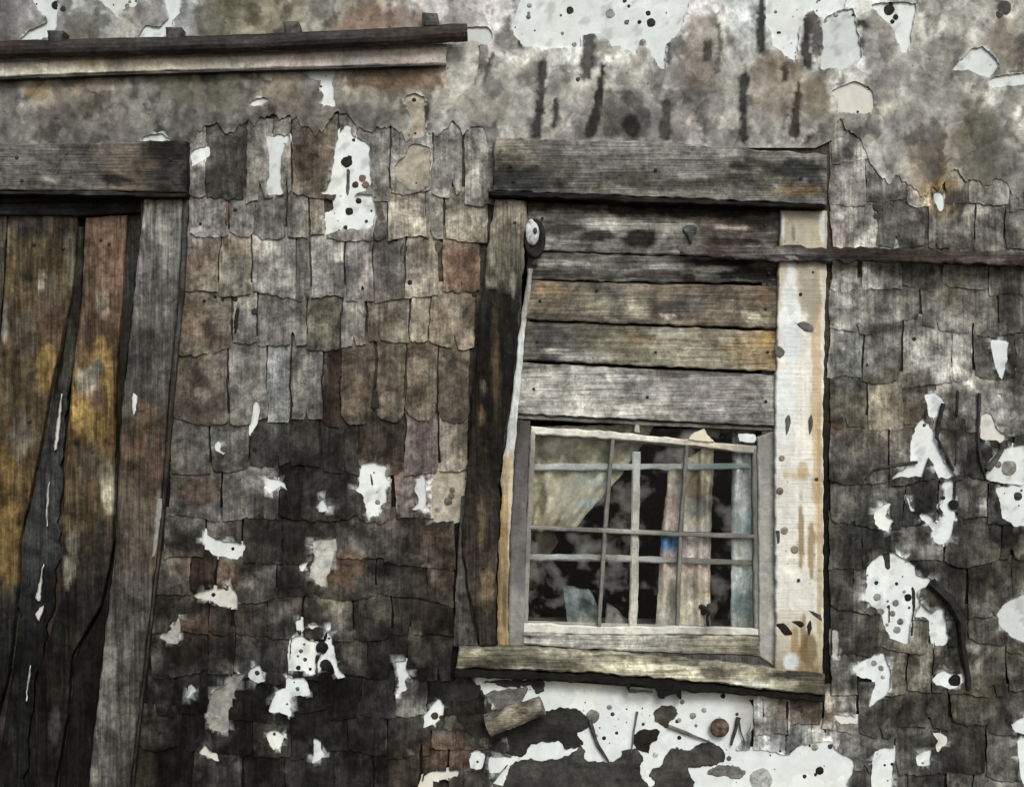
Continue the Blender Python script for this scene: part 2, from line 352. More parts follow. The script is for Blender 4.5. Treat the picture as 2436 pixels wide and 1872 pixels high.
def plate(name, poly, d, thick, colfn, mat, parent=None, step=9., jit=1.8, bevpx=2.0, dome=0.0, seed=None):
    """flake with a traced outline, bevelled rim, thick metres deep down to the wall"""
    seed = random.uniform(0, 50) if seed is None else seed
    o = outline(poly, step, jit, seed); m = len(o)
    area = sum(o[i][0] * o[(i + 1) % m][1] - o[(i + 1) % m][0] * o[i][1] for i in range(m))
    if area < 0: o.reverse()
    inn = []
    for i in range(m):
        ax, ay = o[i - 1]; bx, by = o[(i + 1) % m]; tx, ty = bx - ax, by - ay; l = math.hypot(tx, ty) or 1
        inn.append((o[i][0] - ty / l * bevpx, o[i][1] + tx / l * bevpx))
    df = d if callable(d) else (lambda x, y: d)
    verts, cols = [], []
    for x, y in o: verts.append(P(x, y, df(x, y) - thick)); cols.append(colfn(x, y))
    for x, y in o: verts.append(P(x, y, df(x, y) - thick * .45)); cols.append(colfn(x, y))
    for x, y in inn: verts.append(P(x, y, df(x, y) + .0006 * fbm(x / 20, y / 20, seed, 2))); cols.append(colfn(x, y))
    faces = []
    for i in range(m):
        k = (i + 1) % m
        faces.append((i, k, m + k, m + i)); faces.append((m + i, m + k, 2 * m + k, 2 * m + i))
    tri = tessellate_polygon([[Vector((x, -y, 0)) for x, y in inn]])
    # inner points give the flake uneven relief and colour
    for a, b, c in tri: faces.append((2 * m + a, 2 * m + b, 2 * m + c))
    return link(name, verts, faces, mat, parent, cols)

def tube(name, pts, rad, colfn, mat, parent=None, seg=12, cap=True, wob=.0):
    """round bar through world points; rad number or list"""
    verts, cols, faces = [], [], []
    n = len(pts)
    for i, p in enumerate(pts):
        tan = (pts[min(n - 1, i + 1)] - pts[max(0, i - 1)]).normalized()
        up = Vector((0, -1, 0)) if abs(tan.y) < .9 else Vector((0, 0, 1))
        a = tan.cross(up).normalized(); b = a.cross(tan)
        r0 = rad[i] if isinstance(rad, (list, tuple)) else rad
        for k in range(seg):
            th = 2 * math.pi * k / seg
            r = r0 * (1 + wob * fbm(p.x * 9 + math.cos(th), p.z * 9 + math.sin(th), i * .35, 3))
            v = p + a * math.cos(th) * r + b * math.sin(th) * r
            verts.append(v); cols.append(colfn(v))
    for i in range(n - 1):
        for k in range(seg):
            k2 = (k + 1) % seg; faces.append((i * seg + k, i * seg + k2, (i + 1) * seg + k2, (i + 1) * seg + k))
    if cap: faces.append(tuple(range(seg - 1, -1, -1))); faces.append(tuple((n - 1) * seg + k for k in range(seg)))
    return link(name, verts, faces, mat, parent, cols)
def flat(c):
    cc = code(c); return lambda *a: cc
def lathe(name, base, prof, colfn, mat, parent=None, seg=20, axis='z'):
    verts, cols, faces = [], [], []
    for r, h in prof:
        for k in range(seg):
            th = 2 * math.pi * k / seg
            v = Vector((r * math.cos(th), r * math.sin(th), h)) if axis == 'z' else Vector((r * math.cos(th), -h, r * math.sin(th)))
            verts.append(base + v); cols.append(colfn(base + v))
    n = len(prof)
    for i in range(n - 1):
        for k in range(seg):
            k2 = (k + 1) % seg; faces.append((i * seg + k, i * seg + k2, (i + 1) * seg + k2, (i + 1) * seg + k))
    faces.append(tuple(range(seg))); faces.append(tuple((n - 1) * seg + k for k in range(seg)))
    return link(name, verts, faces, mat, parent, cols, smoothed=True)

# ------------------------------------------------------------------ ground
def ground():
    verts, faces, cols = [], [], []
    xs = [-250, -60, -20, -8] + [-5 + i * .5 for i in range(21)] + [8, 20, 60, 250]
    ys = [-250, -60, -20, -10] + [-7 + i * .5 for i in range(15)] + [1.5, 3, 20, 250]
    for y in ys:
        for x in xs:
            verts.append((x, y, .03 * fbm(x, y, 0, 3) - .02)); k = 1 + .4 * fbm(x * 2, y * 2, 1, 3)
            cols.append((.085 * k, .075 * k, .058 * k))
    W = len(xs)
    for j in range(len(ys) - 1):
        for i in range(W - 1): faces.append((j * W + i, j * W + i + 1, (j + 1) * W + i + 1, (j + 1) * W + i))
    o = link('ground', verts, faces, PLAST, None, cols); tag(o, 'bare trodden earth in front of the old house', 'ground', kind='structure')
ground()

# ------------------------------------------------------------------ the house
YG = 936 + ZC / S               # photo row of the ground line
house = empty('weathered_house', (0, 0, 0))
tag(house, 'old shingled house front with stained plaster, a small paned window and a plank door', 'house')

# the wall: tarred felt sheathing with openings for window and door
def sheathing():
    X = [-1700, -560, 330, 1205, 1845, 4100]; Y = [-700, 440, 490, 1575, YG + 20]
    verts, faces, cols = [], [], []
    cc = code('1.6b')
    def quad(x0, x1, y0, y1):
        k = len(verts)
        cy = [mixc(code('2.6b'), code('.4b'), smooth(700, 1150, y)) for y in (y0, y0, y1, y1)]
        for (x, y), q in zip(((x0, y0), (x1, y0), (x1, y1), (x0, y1)), cy):
            verts.append(P(x, y, 0)); cols.append(q)
        for (x, y), q in zip(((x0, y0), (x1, y0), (x1, y1), (x0, y1)), cy):
            verts.append(P(x, y, 0) + Vector((0, .18, 0))); cols.append(q)
        faces.extend([(k, k + 1, k + 2, k + 3), (k + 7, k + 6, k + 5, k + 4), (k, k + 4, k + 5, k + 1), (k + 1, k + 5, k + 6, k + 2), (k + 2, k + 6, k + 7, k + 3), (k + 3, k + 7, k + 4, k)])
    yb = YG + 20
    quad(-1700, 4100, -700, 440)
    quad(-1700, -562, 441, yb)
    for a, b in ((441, 700), (700, 920), (920, 1150), (1150, yb)): quad(335, 1205, a, b); quad(1845, 4100, a, b)
    quad(1206, 1844, 441, 485)
    quad(1206, 1844, 1585, yb)
    return link('wall', verts, faces, FELT, house, cols)
wall = sheathing()
tag(wall, 'wall of grey and brown shingles with white plaster breaking through')

# --- white plaster showing where the covering has broken away, each gap by its outline
BARE = [(1150,1588),(1900,1606),(1880,1645),(1775,1660),(1790,1692),(1783,1732),(1763,1763),(1751,1783),(1820,1783),(1873,1797),(1899,1775),(1936,1766),(1976,1763),(1987,1783),(2030,1806),(2030,1835),(2013,1863),(2013,1900),(1200,1900),(1215,1800),(1190,1700)]

FLAKES = [
 ('9c', [(823,297),(834,303),(840,323),(877,346),(881,414),(884,430),(871,454),(829,463),(763,460),(783,440),(794,386),(797,354),(810,314)]),
 ('9c', [(720,169),(797,171),(791,194),(794,226),(799,253),(771,251),(763,243),(771,229),(760,206),(764,194),(746,189),(734,183)]),
 ('8.4c', [(637,326),(683,320),(687,331),(676,352),(668,385),(672,440),(672,460),(640,463),(636,440),(641,400),(637,350)]),
 ('9c', [(800,469),(886,463),(887,534),(857,546),(820,546),(774,557),(777,529),(766,519),(797,503),(800,483)]),
 ('9c', [(457,363),(491,346),(500,357),(497,371),(469,389),(457,397)]),
 ('8.6c', [(334,335),(357,320),(386,319),(411,333),(380,336)]),
 ('9c', [(866,1099),(917,1106),(918,1122),(924,1146),(919,1163),(920,1191),(904,1206),(904,1226),(874,1226),(870,1206),(861,1177),(846,1166),(854,1151),(853,1131)]),
 ('9c', [(629,1137),(671,1143),(686,1166),(666,1157),(643,1171),(630,1154)]),
 ('8.6c', [(760,1194),(769,1186),(783,1214),(759,1217)]),
 ('7.4g', [(746,1286),(797,1280),(800,1289),(783,1360),(766,1396),(737,1366),(749,1326)]),
 ('9c', [(711,1346),(733,1334),(720,1359)]),
 ('8.7c', [(486,1262),(511,1283),(580,1294),(580,1317),(554,1329),(529,1323),(503,1317),(483,1283)]),
 ('8.8c', [(606,954),(614,954),(619,971),(611,1011),(597,1030),(600,991)]),
 ('8.6c', [(520,1046),(511,1057),(514,1071),(531,1081),(537,1077),(524,1069),(526,1054)]),
 ('8g', [(460,1418),(494,1401),(531,1398),(549,1392),(563,1415),(560,1441),(529,1441),(500,1429)]),
 ('6.6g', [(426,1463),(429,1506),(420,1532),(394,1526),(380,1512),(403,1501)]),
 ('7.6c', [(448,1632),(456,1626),(469,1641),(456,1650),(446,1661)]),
 ('8g', [(486,1772),(503,1789),(517,1792),(519,1811),(491,1798),(474,1789)]),
 ('9c', [(697,1515),(714,1512),(737,1523),(753,1532),(751,1578),(749,1603),(723,1595),(687,1595),(691,1561)]),
 ('9c', [(683,1611),(723,1612),(733,1629),(733,1655),(694,1655),(694,1695),(689,1703),(671,1695),(640,1692),(657,1643),(680,1635)]),
 ('9c', [(774,1506),(786,1506),(797,1552),(803,1586),(821,1609),(806,1615),(797,1601),(789,1575),(771,1566),(759,1601),(756,1575),(771,1552),(781,1539),(769,1528)]),
 ('9c', [(733,1481),(783,1495),(760,1491),(740,1498)]),
 ('9c', [(704,1475),(717,1473),(719,1495),(706,1498)]),
 ('8.4c', [(943,1572),(964,1572),(969,1592),(974,1609),(964,1620),(966,1641),(946,1653),(949,1632),(946,1598)]),
 ('9c', [(634,1746),(654,1736),(676,1749),(670,1766),(651,1783),(641,1772)]),
 ('8.7c', [(747,1755),(764,1763),(764,1778),(773,1791),(760,1806),(743,1815),(746,1792)]),
 ('8.2c', [(589,1598),(614,1578),(630,1618),(614,1623),(594,1615)]),
 ('9c', [(1029,1675),(1044,1661),(1057,1675),(1051,1706),(1034,1721),(1009,1729),(1010,1703),(1019,1689)]),
 ('9c', [(1119,1789),(1140,1783),(1156,1798),(1149,1818),(1143,1831),(1120,1823)]),
 ('9c', [(1164,1803),(1186,1798),(1220,1801),(1240,1812),(1209,1818),(1183,1838),(1163,1835)]),
 ('8.4g', [(1000,1880),(1010,1846),(1030,1835),(1091,1832),(1085,1846),(1040,1850),(1030,1880)]),
 ('5.6g', [(534,1630),(556,1606),(585,1600),(560,1640),(545,1690),(542,1735),(505,1735),(492,1710),(502,1650)]),
 ('6.6t', [(1031,1126),(1111,1124),(1099,1186),(1091,1234),(1054,1240),(1031,1237)]),
 ('8.4c', [(1006,1126),(1014,1165),(1011,1209),(977,1211),(997,1194),(986,1160)]),
 ('9c', [(2202,940),(2227,937),(2247,954),(2236,989),(2210,991)]),
 ('9c', [(2195,994),(2216,1014),(2222,1046),(2237,1077),(2247,1097),(2267,1123),(2262,1135),(2233,1135),(2222,1109),(2207,1089),(2193,1131),(2165,1135),(2125,1137),(2125,1129),(2147,1120),(2163,1100),(2167,1063),(2173,1034),(2182,1011)]),
 ('9c', [(2242,1149),(2267,1142),(2267,1191),(2272,1229),(2262,1277),(2245,1294),(2225,1291),(2213,1249),(2190,1237),(2193,1220),(2216,1226),(2227,1243),(2247,1223),(2236,1206),(2250,1183)]),
 ('9c', [(2102,1200),(2120,1196),(2110,1223),(2127,1237),(2119,1249),(2117,1263),(2102,1261),(2083,1246),(2080,1220)]),
 ('8.6c', [(2156,1180),(2163,1183),(2167,1197),(2179,1214),(2167,1214)]),
 ('8.4g', [(2335,986),(2359,986),(2373,1020),(2393,1034),(2382,1054),(2373,1046),(2347,1046),(2333,1040)]),
 ('8.7c', [(2385,1066),(2470,1060),(2470,1149),(2385,1149),(2347,1140),(2350,1114),(2356,1091)]),
 ('8.7c', [(2372,1157),(2470,1157),(2470,1246),(2416,1251),(2385,1229),(2379,1191)]),
 ('9c', [(2085,1326),(2105,1314),(2127,1314),(2173,1343),(2182,1366),(2213,1377),(2202,1398),(2182,1406),(2190,1432),(2173,1455),(2166,1492),(2159,1532),(2139,1523),(2119,1518),(2102,1483),(2096,1463),(2082,1446),(2056,1421),(2062,1392),(2062,1349)]),
 ('9c', [(2192,1437),(2216,1458),(2242,1443),(2253,1486),(2253,1529),(2225,1535),(2216,1495),(2205,1469),(2178,1466)]),
 ('9c', [(2027,1589),(2062,1566),(2096,1552),(2112,1569),(2120,1598),(2115,1649),(2090,1666),(2067,1681),(2079,1638),(2079,1612),(2045,1603)]),
 ('9c', [(2216,1618),(2239,1595),(2273,1603),(2299,1595),(2302,1606),(2285,1629),(2259,1639),(2230,1629)]),
 ('9c', [(2082,1786),(2130,1779),(2125,1821),(2119,1880),(2076,1880),(2073,1835)]),
 ('9c', [(2182,1795),(2213,1782),(2213,1818),(2182,1821)]),
 ('8.4g', [(2216,1741),(2245,1746),(2252,1766),(2230,1789),(2226,1772),(2232,1760)]),
 ('8.7g', [(1985,1701),(2042,1705),(2039,1721),(2002,1721)]),
 ('9c', [(2407,1721),(2450,1700),(2450,1745),(2420,1742)]),
 ('9c', [(2422,1761),(2460,1758),(2460,1880),(2432,1860)]),
 ('8.2c', [(2373,1458),(2405,1423),(2460,1412),(2460,1526),(2413,1518),(2382,1489)]),
 ('8.6c', [(2359,809),(2399,814),(2396,857),(2383,903),(2365,860)]),
 ('8.7c', [(2222,460),(2239,457),(2247,480),(2245,497),(2236,503),(2222,477)]),
 ('8.6c', [(2367,934),(2383,937),(2382,948)]),
 ('7g', [(1980,1500),(1996,1500),(1996,1560),(1982,1560)]),
 # upper wall
 ('8.7c', [(1237,-40),(1237,0),(1217,67),(1249,111),(1377,114),(1383,83),(1437,83),(1457,111),(1480,111),(1509,129),(1515,128),(1523,97),(1534,96),(1554,137),(1571,163),(1583,160),(1586,109),(1611,83),(1626,51),(1629,-40)]),
 ('8.8c', [(1836,-40),(2007,-40),(2010,17),(1953,43),(1942,37),(1936,25),(1922,29),(1902,71),(1896,140),(1885,142),(1859,123),(1839,111),(1833,77),(1822,63),(1822,20)]),
 ('8.2c', [(1962,43),(2027,20),(2036,57),(2050,137),(2016,160),(1953,163),(1958,110)]),
 ('8.9c', [(2076,9),(2176,9),(2167,86),(2159,126),(2142,120),(2125,69),(2090,34)]),
 ('8g', [(1979,217),(2030,194),(2067,206),(2079,223),(2076,269),(1999,267),(1993,243)]),
 ('8.4c', [(2313,117),(2339,111),(2379,154),(2353,183),(2302,169),(2267,166),(2287,140)]),
 ('8.5c', [(2356,186),(2450,171),(2450,197),(2359,209)]),
 ('8.4c', [(77,-40),(126,-40),(137,31),(134,71),(111,91),(46,95),(66,77),(114,49),(94,26),(77,0)]),
 ('8.3c', [(183,-40),(320,-40),(326,11),(303,18),(289,26),(280,43),(269,29),(243,6)]),
 ('8.5c', [(391,6),(391,-40),(426,-40),(429,31),(409,46),(414,60),(397,69),(394,86),(330,92),(346,60),(380,63),(400,37)]),
 ('8.4g', [(594,245),(612,232),(634,232),(638,240),(622,250),(600,252)]),
 ('8c', [(622,173),(650,172),(645,188),(632,186)]),
 ('8c', [(1020,75),(1130,62),(1165,68),(1165,105),(1060,106)]),
 ('7.4g', [(1070,110),(1140,108),(1135,180),(1080,240),(1062,200)]),
 ('6.4t', [(960,235),(985,222),(1010,235),(1012,310),(1004,326),(972,326),(980,280)]),
 ('6.2t', [(935,400),(965,370),(975,345),(1022,350),(1025,400),(1020,446),(978,450),(948,430)]),
]

def inpoly(x, y, poly):
    c = False; j = len(poly) - 1
    for i in range(len(poly)):
        xi, yi = poly[i]; xj, yj = poly[j]
        if (yi > y) != (yj > y) and x < (xj - xi) * (y - yi) / (yj - yi) + xi: c = not c
        j = i
    return c
def bbox(o): return (min(p[0] for p in o), max(p[0] for p in o), min(p[1] for p in o), max(p[1] for p in o))
HOLES = []
for fi, (c, poly) in enumerate(FLAKES):
    big = max(p[0] for p in poly) - min(p[0] for p in poly)
    o = outline(poly, 4.0, 3.0 if big > 30 else 1.0, fi * 1.7); HOLES.append((o, bbox(o), c))
o = outline(BARE, 6.0, 2.8, 91.); HOLES.append((o, bbox(o), 'bare'))
HOLE_D = .0032
RIM = set((round(x, 2), round(y, 2)) for o, bb, c in HOLES for x, y in o)
def rimfield(x, y):
    c = field(x, y)
    if (round(x, 2), round(y, 2)) in RIM: c = mixc(c, code('8.4c'), .8 * smooth(-.1, .3, fbm(x / 26, y / 26, 31, 3)))
    return c
def in_hole(x, y):
    for o, bb, c in HOLES:
        if bb[0] < x < bb[1] and bb[2] < y < bb[3] and inpoly(x, y, o): return True
    return False
def grow(o, px):
    m = len(o); area = sum(o[i][0] * o[(i + 1) % m][1] - o[(i + 1) % m][0] * o[i][1] for i in range(m)); s = 1 if area > 0 else -1
    out = []
    for i in range(m):
        ax, ay = o[i - 2]; bx, by = o[(i + 2) % m]; tx, ty = bx - ax, by - ay; l = math.hypot(tx, ty) or 1
        out.append((o[i][0] + s * ty / l * px, o[i][1] - s * tx / l * px))
    return out
def skin(outer, inner_pts, holes, depth, back, colfn, verts, faces, cols, whole=False):
    """cover sheet: outer outline filled with triangles, holes left out, edges turned down by back(x,y)"""
    pts, edges = [], []
    def loop(o):
        k = len(pts); pts.extend(Vector(p) for p in o); n = len(o)
        edges.extend((k + i, k + (i + 1) % n) for i in range(n))
    loop(outer)
    for h in holes: loop(h)
    pts.extend(Vector(p) for p in inner_pts)
    vs, _, fs, _, _, _ = delaunay_2d_cdt(pts, edges, [], 0, 1e-4)
    k0 = len(verts); use = {}; cnt = {}
    bbs = [bbox(h) for h in holes]
    def vid(i):
        if i not in use:
            x, y = vs[i]; use[i] = len(verts); verts.append(P(x, y, depth(x, y))); cols.append(colfn(x, y))
        return use[i]
    kept = []
    for f in fs:
        cx = sum(vs[i][0] for i in f) / 3; cy = sum(vs[i][1] for i in f) / 3
        if not inpoly(cx, cy, outer): continue
        if any(q[0] < cx < q[1] and q[2] < cy < q[3] and inpoly(cx, cy, h) for q, h in zip(bbs, holes)): continue
        kept.append(f)
    if whole and kept:
        par = {}
        def root(i):
            par.setdefault(i, i)
            while par[i] != i: par[i] = par[par[i]]; i = par[i]
            return i
        for f in kept:
            for i in f[1:]: par[root(i)] = root(f[0])
        sz = {}
        for f in kept: sz[root(f[0])] = sz.get(root(f[0]), 0) + 1
        top = max(sz, key=sz.get); kept = [f for f in kept if root(f[0]) == top]
    for f in kept:
        faces.append(tuple(vid(i) for i in f))
        for i in range(3):
            e = (f[i], f[(i + 1) % 3]); kk = (min(e), max(e)); cnt[kk] = cnt.get(kk, 0) + 1
    low = {}
    def lid(i):
        if i not in low:
            x, y = vs[i]; low[i] = len(verts); verts.append(P(x, y, depth(x, y) - back(x, y))); cols.append(cols[use[i]])
        return low[i]
    for (i, j), n in cnt.items():
        if n == 1: faces.append((vid(i), vid(j), lid(j), lid(i)))
    return len(verts) > k0
def near_holes(x0, x1, y0, y1):
    return [o for o, bb, c in HOLES if bb[0] < x1 and bb[1] > x0 and bb[2] < y1 and bb[3] > y0]
for o, bb, c in HOLES:
    if c == 'bare':
        fc = lambda x, y: tuple(min(.86, q * (1 + .08 * fbm(x / 50, y / 50, 8, 3))) for q in mixc(code('9c'), code('6.4g'), smooth(1740, 1790, x + 30 * fbm(x / 30, y / 30, 1, 3)) * smooth(1775, 1750, y + 20 * fbm(x / 30, y / 30, 6, 3))))
        nm = 'bare_plaster'
    else:
        cc = code(c); nm = 'plaster_flake'
        def fc(x, y, cc=cc): return mixc(tuple(min(.86, q * (1 + .08 * fbm(x / 25, y / 25, 8, 3))) for q in cc), tuple(q * .55 for q in cc), .6 * smooth(.26, .36, fbm(x / 34, y / 34, 15, 3)))
    g = grow(o, 7); x0, x1, y0, y1 = bbox(g); verts, faces, cols = [], [], []
    st = 9 if nm == 'plaster_flake' else 16
    ip = [(x0 + st * i, y0 + st * j) for i in range(1, int((x1 - x0) / st)) for j in range(1, int((y1 - y0) / st))]
    ip = [q for q in ip if inpoly(q[0], q[1], g)]
    zoff = random.uniform(-.0003, .0003)
    skin(g, ip, [], (lambda x, y: HOLE_D + zoff + .0009 * fbm(x / 30, y / 30, 4, 3)), (lambda x, y: .003), fc, verts, faces, cols)
    link(nm, verts, faces, PLAST if c != 'bare' and float(c[:-1]) < 8 else LIME, wall, cols)

# damp and tar runs soaked into the upper coat: centre line, half widths, colour
RUN_DATA = [

 ([(1290,152),(1288,190),(1285,240),(1281,280),(1276,318)], [9, 10, 8, 9, 12], '3.6m'),
 ([(1323,240),(1321,270),(1318,300)], [6, 7, 5], '4g'),
 ([(1434,152),(1429,195),(1424,240),(1414,285),(1402,318)], [3, 5, 10, 13, 12], '2.9m'),
 ([(1402,90),(1400,140),(1394,180)], [14, 18, 11], '4.4g'),
 ([(1772,188),(1769,215),(1767,260),(1768,300),(1769,326)], [12, 9, 7, 7, 11], '3.6m'),
 ([(1901,196),(1897,240),(1893,285),(1889,318)], [3, 9, 10, 13], '3.3b'),
 ([(1920,36),(1919,80),(1915,120),(1923,150)], [7, 8, 10, 12], '3.4m'),
 ([(1936,36),(1942,70),(1944,120)], [10, 14, 12], '5m'),
 ([(1812,2),(1812,40),(1810,80),(1810,120)], [8, 9, 10, 9], '3.4k'),
 ([(1240,56),(1241,80),(1240,108)], [5, 6, 8], '4m'),
 ([(1530,40),(1529,70),(1527,100)], [3, 6, 9], '5.4t'),
 ([(1586,104),(1590,125),(1592,150)], [7, 5, 6], '4.6m'),
 ([(1707,60),(1713,95),(1709,140),(1706,165)], [4, 5, 5, 8], '5g'),
 ([(1684,105),(1682,135)], [11, 10], '4.2g'),
 ([(1500,298),(1506,312)], [22, 16], '2.7g'),
 ([(1587,245),(1583,285),(1581,318)], [8, 12, 16], '4g'),
 ([(1450,314),(1466,316)], [14, 10], '4.4g'),
 ([(1010,248),(1011,270),(1010,284)], [8, 9, 8], '3.6g'),
 ([(1865,165),(1869,188)], [7, 6], '3.6b'),
 ([(2044,56),(2060,62)], [8, 10], '3.6g'),
 ([(2050,100),(2052,112)], [8, 6], '4.8m'),
 ([(1922,330),(1921,350)], [8, 6], '3.4g'),
 ([(1172,130),(1152,190)], [5, 3], '4g'),
]
for pts, ws, c in RUN_DATA:
    m_ = max(ws) * 1.6 + 3; bb = bbox(pts); RUNS.append((pts, ws, code('%.2f%s' % (max(.6, float(c[:-1]) - 1.3), c[-1])), (bb[0] - m_, bb[1] + m_, bb[2] - m_, bb[3] + m_)))

# --- shingles

def jamb_right(y):
    pl = [(330, 470), (460, 446), (940, 413), (1206, 393), (1478, 359), (1872, 316), (2400, 262)]
    for (y0, x0), (y1, x1) in zip(pl, pl[1:]):
        if y <= y1 or y1 == 2400: return x0 + (x1 - x0) * (y - y0) / (y1 - y0)
def casing_left(y):
    pl = [(300, 1172), (480, 1176), (620, 1156), (760, 1140), (920, 1124), (1090, 1112), (1290, 1086), (1530, 1080), (1600, 1082)]
    for (y0, x0), (y1, x1) in zip(pl, pl[1:]):
        if y <= y1 or y1 == 1600: return x0 + (x1 - x0) * (y - y0) / (y1 - y0)

SURF = []                        # (x0, x1, y0, y1) of laid shingles, to know the height of the wall surface
BUTT, HEAD = .0120, .0042
PLASTER_D = .0105
def coat_bottom(x):
    b = 352 - 50 * smooth(452, 470, x) + 50 * smooth(1150, 1166, x) - 60 * smooth(1974, 1990, x) + 150 * smooth(1990, 2140, x)
    rough = smooth(445, 475, x) * (1 - smooth(1120, 1150, x)) + smooth(1985, 2005, x)
    return b + rough * (60 * fbm(x / 60, 1.7, 0, 5) + 10 * n3(x / 9, 4.2))
def surf(x, y):
    if in_hole(x, y): return HOLE_D
    if y < coat_bottom(x) - 4: return PLASTER_D
    for (x0, x1, y0, y1) in reversed(SURF):
        if x0 <= x <= x1 and y0 <= y <= y1: return HEAD + (BUTT - HEAD) * (y - y0) / (y1 - y0)
    return .006
def bend(x, y):
    """the courses have sagged and crept"""
    return x + 9 * fbm(x / 120, y / 120, 21, 2), y + 24 * fbm(x / 190, y / 150, 23, 2)
NSH = 0
def one_shingle(x0, x1, y0, y1, own, lean, curve, verts, faces, cols, nx=6, ny=8, cut=True):
    sd = random.uniform(0, 99); tilt = random.uniform(-.0018, .0018)
    thick = random.uniform(.005, .0078); drop = random.uniform(-9, 9); skew = random.uniform(-9, 9); flat_ = .55 if (x0 > 1960 and y0 < 950) else 1.0
    jump = math.exp(random.uniform(-.6, .62) if y0 < 1000 or x0 > 1900 else random.uniform(-.7, 1.0)); bow = random.uniform(-.0016, .0016)
    nib = random.random(); split = random.uniform(.25, .75) if nib < .3 else None
    def mp(u, v):
        x = x0 + (x1 - x0) * u + lean * v; y = y0 + (y1 + drop - y0) * v
        if v > .4:
            w = (v - .4) / .6; q = abs(2 * u - 1); y -= curve * (q ** 3) * w; y += skew * (u - .5) * w
        return x, y
    out = []
    def add(u, v, ex=0, ey=0):
        x, y = mp(u, v); x, y = bend(x + ex, y + ey); out.append((x, y))
    K = max(2, int((y1 - y0) / 9)); M = max(3, int((x1 - x0) / 5))
    if not cut: K, M = 3, 3
    for j in range(K): add(0, j / K, 3 * fbm(sd, j * .45, 0, 3))
    for i in range(M + 1):
        u = i / M; e = 6 * fbm(i * .33, sd, 5, 4)
        if split is not None and abs(u - split) < .6 / M + .01: e -= random.uniform(14, 40)
        add(u, 1, 0, e if cut else 0)
    for j in range(K - 1, -1, -1): add(1, (j + .5) / K, 3 * fbm(sd + 9, j * .45, 0, 3))
    inn = [bend(*mp((i + .5) / nx, (j + .5) / ny)) for i in range(nx) for j in range(ny)]
    inn = [q for q in inn if inpoly(q[0], q[1], out)] if cut else []
    def depth(x, y):
        v = max(0, min(1.1, (y - y0) / (y1 - y0))); u = (x - x0) / (x1 - x0)
        return HEAD + (BUTT - HEAD) * v * flat_ + tilt * (u - .5) * 2 + bow * 4 * u * (1 - u) + .0012 * fbm(x / 25, y / 60, sd, 3)
    def back(x, y): return thick * flat_ * max(.15, min(1, (y - y0) / (y1 - y0)))
    def colf(x, y):
        c = field(x, y)
        if (round(x, 2), round(y, 2)) in RIM: c = mixc(c, code('8.4c'), .75 * smooth(-.05, .3, fbm(x / 26, y / 26, 31, 3)))
        if own is not None:
            k = (1 + .45 * fbm(x / 30, y / 50, sd, 4)); q = fbm(x / 45, y / 60, sd + 4, 4)
            k *= 1 + .45 * smooth(.14, .22, q) - .35 * smooth(.16, .24, -q)
            c = mixc(c, tuple(z * k for z in own), .6)
            return tuple(min(.86, z * (1 + .25 * (jump - 1))) for z in c)
        return tuple(min(.86, z * jump) for z in c)
    if cut:
        b = bbox(out); skin(out, inn, near_holes(*b), depth, back, colf, verts, faces, cols, True)
    else: skin(out, inn, [], depth, back, colf, verts, faces, cols)
def lay_shingle(x0, x1, y0, y1, own=None, lean=0., curve=None):
    global NSH
    verts, faces, cols = [], [], []
    curve = random.choice((0, 0, 0, 3, 6, 11)) if curve is None else curve
    one_shingle(x0, x1, y0, y1, own, lean, curve, verts, faces, cols)
    SURF.append((x0, x1, y0, y1))
    if faces: NSH += 1; link('shingle', verts, faces, SHING, wall, cols)

TUCK = 30
# courses between door and window that can be read shingle by shingle: (top, bottom, [(x0, x1, colour)])

READ = [
 (300, 474, [(452, 492, '5g'), (494, 584, '2.4g'), (588, 648, '5.4g'), (651, 692, '5.4g'), (695, 802, '3.2b'), (806, 846, '5.8g'), (848, 930, '5.2g'), (934, 1030, '5.6g'), (1034, 1100, '5.4g'), (1103, 1172, '5g')]),
 (474, 564, [(449, 541, '6m'), (545, 604, '5.6g'), (607, 681, '4.2g'), (685, 733, '5g'), (737, 772, '4b'), (776, 888, '6g'), (891, 919, '3.6m'), (922, 1011, '6.2t'), (1014, 1056, '5g'), (1060, 1158, '5.3v')]),
 (564, 702, [(438, 521, '4.6b'), (524, 598, '5.2t'), (602, 702, '5.9g'), (706, 738, '4g'), (741, 818, '6.3g'), (822, 890, '4.9m'), (893, 962, '4m'), (967, 1042, '5.9t'), (1052, 1142, '4.3r')]),
 (702, 826, [(430, 552, '4.4b'), (556, 612, '5.4g'), (616, 729, '4.4g'), (733, 812, '4.7v'), (816, 871, '5.5g'), (876, 974, '5.1t'), (979, 1020, '6.5t'), (1024, 1132, '5.2b')]),
 (826, 1006, [(418, 541, '4b'), (545, 634, '5.2g'), (638, 690, '6c'), (694, 771, '4.7g'), (776, 812, '1.8r'), (815, 889, '4b'), (896, 964, '4.7t'), (969, 1040, '4.6b'), (1043, 1118, '3.8b')]),
 (1006, 1124, [(408, 500, '3.4g'), (504, 590, '3.9g'), (594, 690, '3g'), (694, 760, '1.8g'), (764, 850, '2.2g'), (854, 960, '2.5b'), (965, 1040, '4.6p'), (1044, 1112, '5.3t')]),
]
for (y0, y1, lst) in READ:
    for (x0, x1, c) in lst:
        lay_shingle(x0, x1, y0 - TUCK, y1, tuple(q * .84 for q in code(c)), lean=random.uniform(-4, 2), curve=(26 if y1 == 1006 and x0 > 790 else None))
